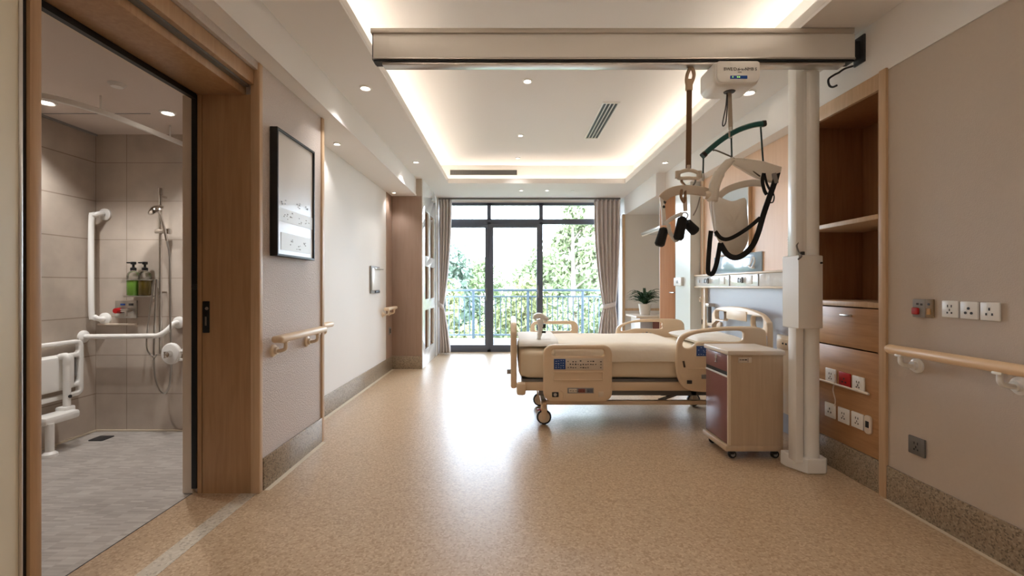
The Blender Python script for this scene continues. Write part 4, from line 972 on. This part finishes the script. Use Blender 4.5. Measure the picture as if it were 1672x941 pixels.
# plant
pc = Vector((2.0, 6.70, .72))
t = thing('potted_plant', pc, 'potted leafy green plant on the alcove cabinet', 'plant')
MB().lathe([(.001, 0), (.066, 0), (.07, .006), (.092, .155), (.094, .165), (.086, .165), (.084, .14), (.001, .14)], pc, 32).build('pot', 'pot', t)
MB().lathe([(.001, .1405), (.083, .1405), (.08, .146), (.001, .146)], pc, 24).build('soil', 'soil', t)
rnd = random.Random(11); mb = MB()
for i in range(80):
    a_ = rnd.uniform(0, 6.283); L = rnd.uniform(.16, .30); up = rnd.uniform(.6, 1.9); w_ = rnd.uniform(.013, .022)
    dr = Vector((math.cos(a_), math.sin(a_), 0)); sd = Vector((-dr.y, dr.x, 0)); prev = None
    for k in range(8):
        s_ = k/7; p = pc+Vector((0, 0, .14))+dr*(L*s_*(.45+.5*s_))+Vector((0, 0, L*up*s_*(1-.62*s_*s_)))
        wd = w_*math.sin(math.pi*min(1, .12+s_*.88))+.001
        cur = [mb.bm.verts.new(p+sd*wd), mb.bm.verts.new(p-Vector((0, 0, wd*.35))), mb.bm.verts.new(p-sd*wd)]
        if prev:
            for q in (0, 1): mb.bm.faces.new((prev[q], prev[q+1], cur[q+1], cur[q]))
        prev = cur
o = mb.build('leaves', 'leaf', t); sm = o.modifiers.new('thickness', 'SOLIDIFY'); sm.thickness = .0015

# ================================================================== BED
t = thing('hospital_bed', (1.05, 4.1, 0), 'cream hospital bed on casters with its head at right wall', 'bed')
YN, YFB = 3.62, 4.60       # planes of the near and far side rails
# headboard
def outl(pts, n=6): return [(p.x, p.y) for p in smooth_path([Vector((a_, b_, 0)) for a_, b_ in pts], n)]
hb = MB().plate(outl([(3.60, .40), (3.60, .80), (3.63, .875), (3.73, .925), (3.95, .955), (4.12, .960), (4.3, .955), (4.50, .93), (4.585, .885), (4.61, .81), (4.61, .40)]),
    [rr(3.675, .80, 3.85, .893, .03), rr(4.35, .82, 4.53, .905, .03)], .045, .012, 'YZ', 2.075).build('headboard', 'cream', t)
MB().box(2.046, 2.055, 3.92, 4.28, .84, .925, .004).build('raised_panel', 'cream', hb)
# footboard
MB().plate(outl([(3.66, .32), (3.645, .40), (3.645, .72), (3.67, .80), (3.76, .85), (4.1, .87), (4.44, .85), (4.53, .80), (4.555, .72), (4.555, .40), (4.54, .32)]),
    [rr(3.74, .72, 4.46, .80, .035)], .05, .018, 'YZ', .034).build('footboard', 'cream', t)
MB().cyl((-.022, 3.70, .45), (.014, 3.70, .45), .02, n=16).build('bumper', 'grey', t)
MB().box(.055, .13, 3.60, 3.68, .275, .375, .02).build('corner_bumper', 'cream', t)
# side rails
k1 = F/YN
def R(px, py, Y=YN): return ((px-CX)*Y/F, H-(py-CY)*Y/F)
yo = YN
r1 = MB().plate(rr(*R(887, 655.5), *R(999, 563), (.075, .075, .075, .075), 8), [rr(*R(900.6, 581.5), *R(986, 570.5), .02)], .042, .014, 'XZ', yo).build('side_rail', 'cream', t)
yfz = yo-.021
def slab(x0, y0, x1, y1, m_, name, par, dp=.004, bev=.0015, Y=None):
    a_, b_ = R(x0, y1), R(x1, y0); yf_ = (yfz if Y is None else Y)
    return MB().box(a_[0], b_[0], yf_-dp, yf_+.004, a_[1], b_[1], bev).build(name, m_, par)
slab(903.4, 584.8, 984, 603.6, 'creampanel', 'control_panel', r1)
slab(904, 585.6, 922.8, 602.4, 'blue', 'keypad', r1, .006)
def marks(name, m_, x0, y0, x1, y1, nx, ny, par, seed, dp=.0065, Y=None, fill=.5, sz=(1.5, 1.1)):
    rnd = random.Random(seed); mb = MB(); yf_ = (yfz if Y is None else Y)
    for j in range(ny):
        for i in range(nx):
            if rnd.random() > fill: continue
            x = x0+(i+.5)*(x1-x0)/nx+rnd.uniform(-.3, .3); y = y0+(j+.5)*(y1-y0)/ny+rnd.uniform(-.5, .5)
            a_, b_ = R(x-rnd.uniform(.4, 1)*sz[0], y+rnd.uniform(.35, 1)*sz[1]), R(x+rnd.uniform(.4, 1)*sz[0], y-rnd.uniform(.35, 1)*sz[1])
            mb.box(a_[0], b_[0], yf_-dp, yf_-dp+.002, a_[1], b_[1])
    mb.build(name, m_, par)
marks('panel_print', 'ink', 925, 587, 982, 602, 14, 3, r1, 3, .0052, None, .62)
marks('key_print', 'bluem', 905.5, 587, 921.5, 601.5, 4, 4, r1, 5, .0072, None, .85, (1.3, .8))
a_, b_ = R(903.4, 621), R(984, 606.2)
MB().plate([(a_[0], a_[1]), (b_[0], a_[1]), (b_[0], b_[1]), (a_[0], b_[1])], [[(a_[0]+.009, a_[1]+.009), (a_[0]+.009, b_[1]-.009), (b_[0]-.009, b_[1]-.009), (b_[0]-.009, a_[1]+.009)]], .016, .003, 'XZ', yfz).build('molded_frame', 'cream', r1)
slab(926, 632.6, 968.5, 641.4, 'grey', 'lower_panel', r1, .005)
slab(928, 634, 941, 640, 'creampanel', 'lower_label', r1, .0065)
slab(943.5, 634, 954.5, 640.2, mat('dull red key', (140, 78, 70), .4), 'red_key', r1, .0065)
slab(957.5, 634, 967, 640.2, mat('slate key', (106, 110, 122), .4), 'slate_key', r1, .0065)
marks('lower_print', 'ink', 929, 635, 966, 640, 9, 1, r1, 8, .0072, None, .6, (1.6, .6))
slab(901, 639.5, 911.5, 647.5, 'dark', 'lock_cover', r1, .006, .004)
c_ = R(906, 643.5); MB().lathe([(.001, -.008), (.012, -.008), (.014, .0), (.001, 0)], (c_[0], yfz-.004, c_[1]), 16, 'Y').build('lock_button', 'steel', r1)
slab(976.5, 639, 984.5, 647, 'cream2', 'release_key', r1, .004)
MB().tube(smooth_path([(R(915, 637)[0], yfz-.002, R(915, 637)[1]), (R(920, 642)[0], yfz-.004, R(920, 642)[1]), (R(919, 650)[0], yfz-.002, R(919, 650)[1])], 5), .006, 8).build('molded_rib', 'cream', r1)
# near head rail
o2 = [R(x, y) for x, y in ((1103.5, 600), (1103.5, 574), (1105, 558), (1113, 547), (1138, 538.5), (1180, 534), (1225, 533.5), (1243, 537), (1250, 548), (1250, 600), (1240, 630), (1215, 640), (1150, 640), (1121, 636), (1108, 622))]
o2 = [(p.x, p.y) for p in smooth_path([Vector((a_, b_, 0)) for a_, b_ in o2], 6, True)]
h2 = [R(x, y) for x, y in ((1113.5, 563), (1118, 553.5), (1138, 545), (1180, 540.5), (1208, 540.5), (1213, 547), (1206, 558), (1160, 558.5), (1138, 559.5), (1128, 567), (1118, 568))]
h2 = [(p.x, p.y) for p in smooth_path([Vector((a_, b_, 0)) for a_, b_ in h2], 5, True)]
r2 = MB().plate(o2, [h2], .042, .013, 'XZ', yo).build('side_rail', 'cream', t)
slab(1133.5, 563, 1172, 583.5, 'cream2', 'control_panel', r2)
slab(1135, 564.5, 1154, 581, 'blue', 'keypad', r2, .006)
marks('key_print', 'bluem', 1136.5, 566, 1153, 580, 4, 4, r2, 15, .0072, None, .85, (1.3, .8))
slab(1120, 620.5, 1128, 626, 'dark', 'lock_cover', r2, .006, .003)
slab(1143.5, 611, 1156, 618, 'grey', 'lower_panel', r2, .005)
MB().tube([(R(1114, 589)[0], yfz-.003, R(1114, 589)[1]), (R(1116, 599)[0], yfz-.003, R(1116, 599)[1])], .008, 8).build('grip_mark', mat('brown plastic', (84, 66, 50), .5), r2)
a_, b_ = R(1122, 603), R(1200, 600.5); MB().box(a_[0], b_[0], yfz-.004, yfz+.002, a_[1], b_[1], .002).build('molded_rib', 'cream', r2)
# far rails
def RF(px, py): return R(px, py, YFB)
yb_ = YFB
r3 = MB().plate(rr(RF(866, 0)[0], .36, RF(944, 0)[0], RF(0, 524)[1], (.06, .06, .07, .07), 8), [rr(*RF(873, 540.5), *RF(933, 529.5), .02)], .042, .014, 'XZ', yb_).build('side_rail', 'cream', t)
a_, b_ = RF(893, 550), RF(931, 541.5); MB().box(a_[0], b_[0], yb_-.027, yb_-.018, a_[1], b_[1], .002).build('control_panel', 'creampanel', r3)
mb = MB(); rnd = random.Random(21)
for i in range(12): x = a_[0]+.01+rnd.random()*(b_[0]-a_[0]-.02); z = a_[1]+.01+rnd.random()*.03; mb.box(x-.006, x+.006, yb_-.028, yb_-.026, z-.003, z+.003)
mb.build('panel_print', 'ink', r3)
o4 = [RF(x, y) for x, y in ((1005, 556), (1005, 544), (1009, 533), (1024, 526), (1050, 521.5), (1080, 520.5), (1105, 521.5), (1115, 527), (1117, 540), (1117, 575), (1100, 590), (1030, 590), (1010, 578))]
o4 = [(p.x, p.y) for p in smooth_path([Vector((a1, b1, 0)) for a1, b1 in o4], 6, True)]
h4 = [RF(x, y) for x, y in ((1013.5, 540), (1017, 532.5), (1035, 527), (1076, 526), (1080, 531), (1077, 537), (1040, 536.5), (1022, 540))]
h4 = [(p.x, p.y) for p in smooth_path([Vector((a1, b1, 0)) for a1, b1 in h4], 5, True)]
r4 = MB().plate(o4, [h4], .042, .013, 'XZ', yb_).build('side_rail', 'cream', t)
mb = MB()
for x, y in ((1049, 544), (1055, 542.5), (1061, 544), (1065, 546), (1052, 547)): c_ = RF(x, y); mb.box(c_[0]-.010, c_[0]+.010, yb_-.024, yb_-.020, c_[1]-.006, c_[1]+.005, .001)
mb.build('keys', 'grey', r4)
# rail arms
for x, y, zt_ in ((.42, YN+.02, .33), (.68, YN+.02, .33), (1.45, YN+.02, .37), (1.9, YN+.02, .37), (.3, YFB-.02, .42), (.6, YFB-.02, .42), (1.2, YFB-.02, .46), (1.65, YFB-.02, .46)):
    yy = y+(.055 if y < 4 else -.055)
    MB().tube([(x, y, zt_), (x+.02, (y+yy)/2, .32), (x+.02, yy, .33)], .012, 10).build('rail_arm', 'greymetal', t)
# frame
mb = MB().box(.09, 2.05, YN+.045, YN+.085, .30, .37, .006).box(.09, 2.05, YFB-.085, YFB-.045, .30, .37, .006)
for x in (.1, .75, 1.35, 2.0): mb.box(x, x+.05, YN+.08, YFB-.08, .31, .36)
mb.build('deck_frame', 'cream', t)
MB().box(.10, 2.04, YN+.06, YFB-.06, .372, .392).build('mattress_deck', 'greymetal', t)
mb = MB().box(.24, 1.86, 3.74, 3.78, .245, .285, .004).box(.24, 1.86, 4.34, 4.38, .245, .285, .004).box(.62, .66, 3.74, 4.38, .245, .285).box(1.5, 1.54, 3.74, 4.38, .245, .285)
mb.build('lift_frame', 'greymetal', t)
mb = MB().box(.26, 1.82, 3.745, 3.785, .165, .20, .005).box(.26, 1.82, 4.32, 4.36, .165, .20, .005).box(.265, .305, 3.745, 4.36, .165, .20).box(1.76, 1.80, 3.745, 4.36, .165, .20)
mb.build('base_frame', 'cream', t)
mb = MB()
for y in (3.80, 4.30):
    mb.tube([(.50, y, .19), (.85, y, .31)], .014, 10).tube([(1.25, y, .19), (1.6, y, .31)], .014, 10).tube([(1.05, y, .26), (1.2, y, .32)], .010, 8)
mb.build('lift_arm', 'greymetal', t)
mb = MB().cyl((1.30, 3.9, .25), (1.62, 3.9, .25), .045, n=20).cyl((1.62, 3.9, .25), (1.80, 3.95, .28), .02, n=14).box(1.26, 1.42, 3.86, 4.0, .215, .30, .02).cyl((1.35, 4.2, .25), (1.72, 4.2, .25), .04, n=18)
mb.build('actuator', 'black', t)
mb = MB()
for a1 in (0, 1, 2): mb.tube(smooth_path([(.98+a1*.14, 3.85, .31), (1.03+a1*.14, 3.83, .25), (1.08+a1*.14, 3.84, .27), (1.12+a1*.14, 3.86, .31)], 5), .007, 8)
mb.build('cable', 'black', t)
for x, y in ((.286, 3.765), (.286, 4.34), (1.76, 3.765), (1.76, 4.34)):
    c = MB().cyl((x, y, .13), (x, y, .19), .026, n=18).plate([(x-.026, .135), (x+.026, .135), (x+.016, .05), (x-.016, .05)], [], .012, .003, 'XZ', y-.026).plate([(x-.026, .135), (x+.026, .135), (x+.016, .05), (x-.016, .05)], [], .012, .003, 'XZ', y+.026).box(x-.026, x+.026, y-.03, y+.03, .122, .137, .003).build('caster', 'cream', t)
    MB().lathe([(.001, -.014), (.050, -.014), (.054, -.018), (.060, -.012), (.062, 0), (.060, .012), (.054, .018), (.050, .014), (.001, .014)], (x, y, .062), 32, 'Y').build('wheel', 'dark', c)
    MB().lathe([(.001, -.019), (.012, -.023), (.044, -.019), (.05, -.012), (.05, .012), (.044, .019), (.012, .023), (.001, .019)], (x, y, .062), 28, 'Y').build('hub', 'cream2', c)
    if y < 4: MB().box(x-.055, x-.02, y-.02, y+.02, .118, .126, .003).build('brake_pedal', 'red', c)

# mattress
def cushion(x0, x1, y0, y1, z0, z1, r, nx, ny, wob=0, seed=0):
    "soft box as one skin: rounded edges and slight waviness"
    mb = MB(); g = bmesh.ops.create_cube(mb.bm, size=1)
    bmesh.ops.subdivide_edges(mb.bm, edges=mb.bm.edges[:], cuts=nx, use_grid_fill=True)
    rnd = random.Random(seed); ph = [rnd.uniform(0, 6.28) for _ in range(6)]
    cx_, cy_, cz_ = (x0+x1)/2, (y0+y1)/2, (z0+z1)/2; hx_, hy_, hz_ = (x1-x0)/2, (y1-y0)/2, (z1-z0)/2
    for v in mb.bm.verts:
        p = Vector((v.co.x*2*hx_, v.co.y*2*hy_, v.co.z*2*hz_))
        q = Vector((max(-hx_+r, min(hx_-r, p.x)), max(-hy_+r, min(hy_-r, p.y)), max(-hz_+r, min(hz_-r, p.z))))
        d_ = p-q
        if d_.length > 1e-6: p = q+d_.normalized()*min(r, d_.length*1.0 if d_.length < r else r)
        if wob: p += Vector((0, wob*math.sin(9*p.x+ph[0]+4*p.z)*.6, wob*math.sin(7*p.x+ph[1])*math.sin(5*p.y+ph[2]))) if True else p
        v.co = p+Vector((cx_, cy_, cz_))
    return mb
tag(cushion(.075, 2.035, 3.672, 4.548, .393, .640, .055, 24, 24, .004, 2).build('mattress', 'sheet', loc=(1.05, 4.1, .393)), 'thick cream sheeted mattress lying on the hospital bed', 'mattress')
# blanket draped over the mattress
def drape(x0, x1, ys, zs, thick, seed, wob, nseg=80):
    "cloth strip: profile in (y, z), swept along X with soft folds"
    rnd = random.Random(seed); mb = MB(); prof = smooth_path([Vector((0, a1, b1)) for a1, b1 in zip(ys, zs)], 6); rows = []
    ph = [rnd.uniform(0, 6.28) for _ in range(4)]
    for i in range(nseg+1):
        x = x0+(x1-x0)*i/nseg; row = []
        for j, p in enumerate(prof):
            w1 = wob*(math.sin(11*x+ph[0]+j*.12)+.6*math.sin(23*x+ph[1]-j*.2))
            e = min(1, min(i, nseg-i)/3)
            row.append(mb.bm.verts.new((x, p.y-w1*(.7 if p.z < .63 else .1), p.z+(w1*.45 if p.z > .6 else w1*.3)+.003)))
        rows.append(row)
    for A, B in zip(rows, rows[1:]):
        for k in range(len(A)-1): mb.bm.faces.new((A[k], A[k+1], B[k+1], B[k]))
    return mb
o = drape(.36, 1.40, (3.655, 3.655, 3.668, 3.71, 3.85, 4.1, 4.35, 4.51, 4.552, 4.565, 4.565), (.535, .58, .635, .662, .668, .670, .668, .662, .635, .58, .535), .012, 3, .0045).build('blanket', 'blanket', loc=(.9, 4.1, .66))
tag(o, 'cream blanket spread over the middle of the mattress', 'blanket'); sm = o.modifiers.new('thickness', 'SOLIDIFY'); sm.thickness = .012; sm.offset = 1
o = drape(.075, .40, (3.70, 3.71, 3.76, 3.9, 4.1, 4.3, 4.45, 4.50, 4.51), (.650, .668, .682, .690, .692, .690, .684, .668, .650), .02, 6, .004, 40).build('folded_blanket', 'linen', loc=(.24, 4.1, .68))
tag(o, 'white folded blanket across the foot end of the mattress', 'blanket'); sm = o.modifiers.new('thickness', 'SOLIDIFY'); sm.thickness = .014; sm.offset = 1
# pillow
mb = MB(); N_ = 28; gr = {}
for sgn in (1, -1):
    for i in range(N_+1):
        for j in range(N_+1):
            u, v = i/N_*2-1, j/N_*2-1
            th = .046*((1-u**4)*(1-v**4))**.5
            pin = 1-.06*(1-abs(u))*abs(v)**3-.0
            if sgn == -1 and (i in (0, N_) or j in (0, N_)): gr[sgn, i, j] = gr[1, i, j]; continue
            gr[sgn, i, j] = mb.bm.verts.new((1.76+u*.21*(1-.05*(1-v*v)), 4.11+v*.34*(1-.05*(1-u*u)), .690+sgn*th*(1 if sgn > 0 else .9)+.006*math.sin(9*v+3*u)*(1-u*u)))
for sgn in (1, -1):
    for i in range(N_):
        for j in range(N_):
            q = [gr[sgn, i, j], gr[sgn, i+1, j], gr[sgn, i+1, j+1], gr[sgn, i, j+1]]
            if len(set(q)) == 4: mb.bm.faces.new(q)
tag(mb.build('pillow', 'linen', loc=(1.76, 4.11, .65)), 'white pillow at the head end of hospital bed', 'pillow')
# white reading arm clipped at the foot
t = thing('bed_lamp', (.25, 3.8, .69), 'white jointed lamp arm standing on folded blanket at foot end', 'lamp')
LY = 3.80
LA = lambda x, y, d=0: P(x, y, LY+d)
MB().ribbon(smooth_path([LA(872, 521), LA(875, 517), LA(883, 516), LA(894, 523)], 5), [.03]*4+[.045]*12, .05).build('head', 'white', t)
MB().tube(smooth_path([LA(881, 521), LA(883, 533), LA(881, 547), LA(879.5, 555)], 5), [.026]*6+[.021]*5+[.016]*5, 14).build('arm', 'white', t)
MB().lathe([(.001, -.016), (.018, -.014), (.018, .014), (.001, .016)], LA(879.5, 555), 18, 'Y').build('joint', 'white', t)
MB().cyl(LA(879.5, 555.5, -.02), LA(879.5, 555.5, -.014), .009, n=14).build('screw', 'grey', t)
mb = MB()
for y0_, y1_ in ((529, 536), (540.5, 544)): mb.box(LA(884.5, 0).x, LA(891, 0).x, LY-.018, LY+.018, LA(0, y1_).z, LA(0, y0_).z, .004)
mb.build('clamp', 'dark', t)

# ================================================================== LIGHT, WORLD, CAMERA
W = bpy.data.worlds.new('sky'); bpy.context.scene.world = W; W.use_nodes = True
nt = W.node_tree; bg = nt.nodes['Background']; bg.inputs['Strength'].default_value = 12
geo = nt.nodes.new('ShaderNodeTexCoord'); sx3 = nt.nodes.new('ShaderNodeSeparateXYZ'); rp = nt.nodes.new('ShaderNodeValToRGB')
rp.color_ramp.elements[0].position = .0; rp.color_ramp.elements[0].color = (.78, .89, 1, 1)
rp.color_ramp.elements[1].position = .8; rp.color_ramp.elements[1].color = (.62, .80, 1, 1)
nt.links.new(geo.outputs['Generated'], sx3.inputs[0]); nt.links.new(sx3.outputs['Z'], rp.inputs['Fac']); nt.links.new(rp.outputs['Color'], bg.inputs['Color'])
L = bpy.data.lights.new('window_portal', 'AREA'); L.shape = 'RECTANGLE'; L.size = 3.1; L.size_y = 2.6; L.cycles.is_portal = True
lo = bpy.data.objects.new('window_portal', L); C.objects.link(lo); lo.location = (.31, YW+.3, 1.3); lo.rotation_euler = (math.radians(-90), 0, 0)

cam = bpy.data.cameras.new('camera'); co = bpy.data.objects.new('camera', cam); C.objects.link(co)
cam.sensor_width = 36; cam.lens = 36*F/1672; cam.shift_x = (836-CX)/1672; cam.shift_y = (CY-470.5)/1672; cam.clip_start = .05; cam.clip_end = 300
co.location = (0, 0, H); co.rotation_euler = (math.radians(90), 0, 0)
sc = bpy.context.scene; sc.camera = co
sc.view_settings.view_transform = 'Standard'; sc.view_settings.look = 'None'; sc.view_settings.gamma = 1; sc.view_settings.use_curve_mapping = False
sc.view_settings.exposure = .65
sc.cycles.max_bounces = 10; sc.cycles.diffuse_bounces = 6; sc.cycles.transparent_max_bounces = 12
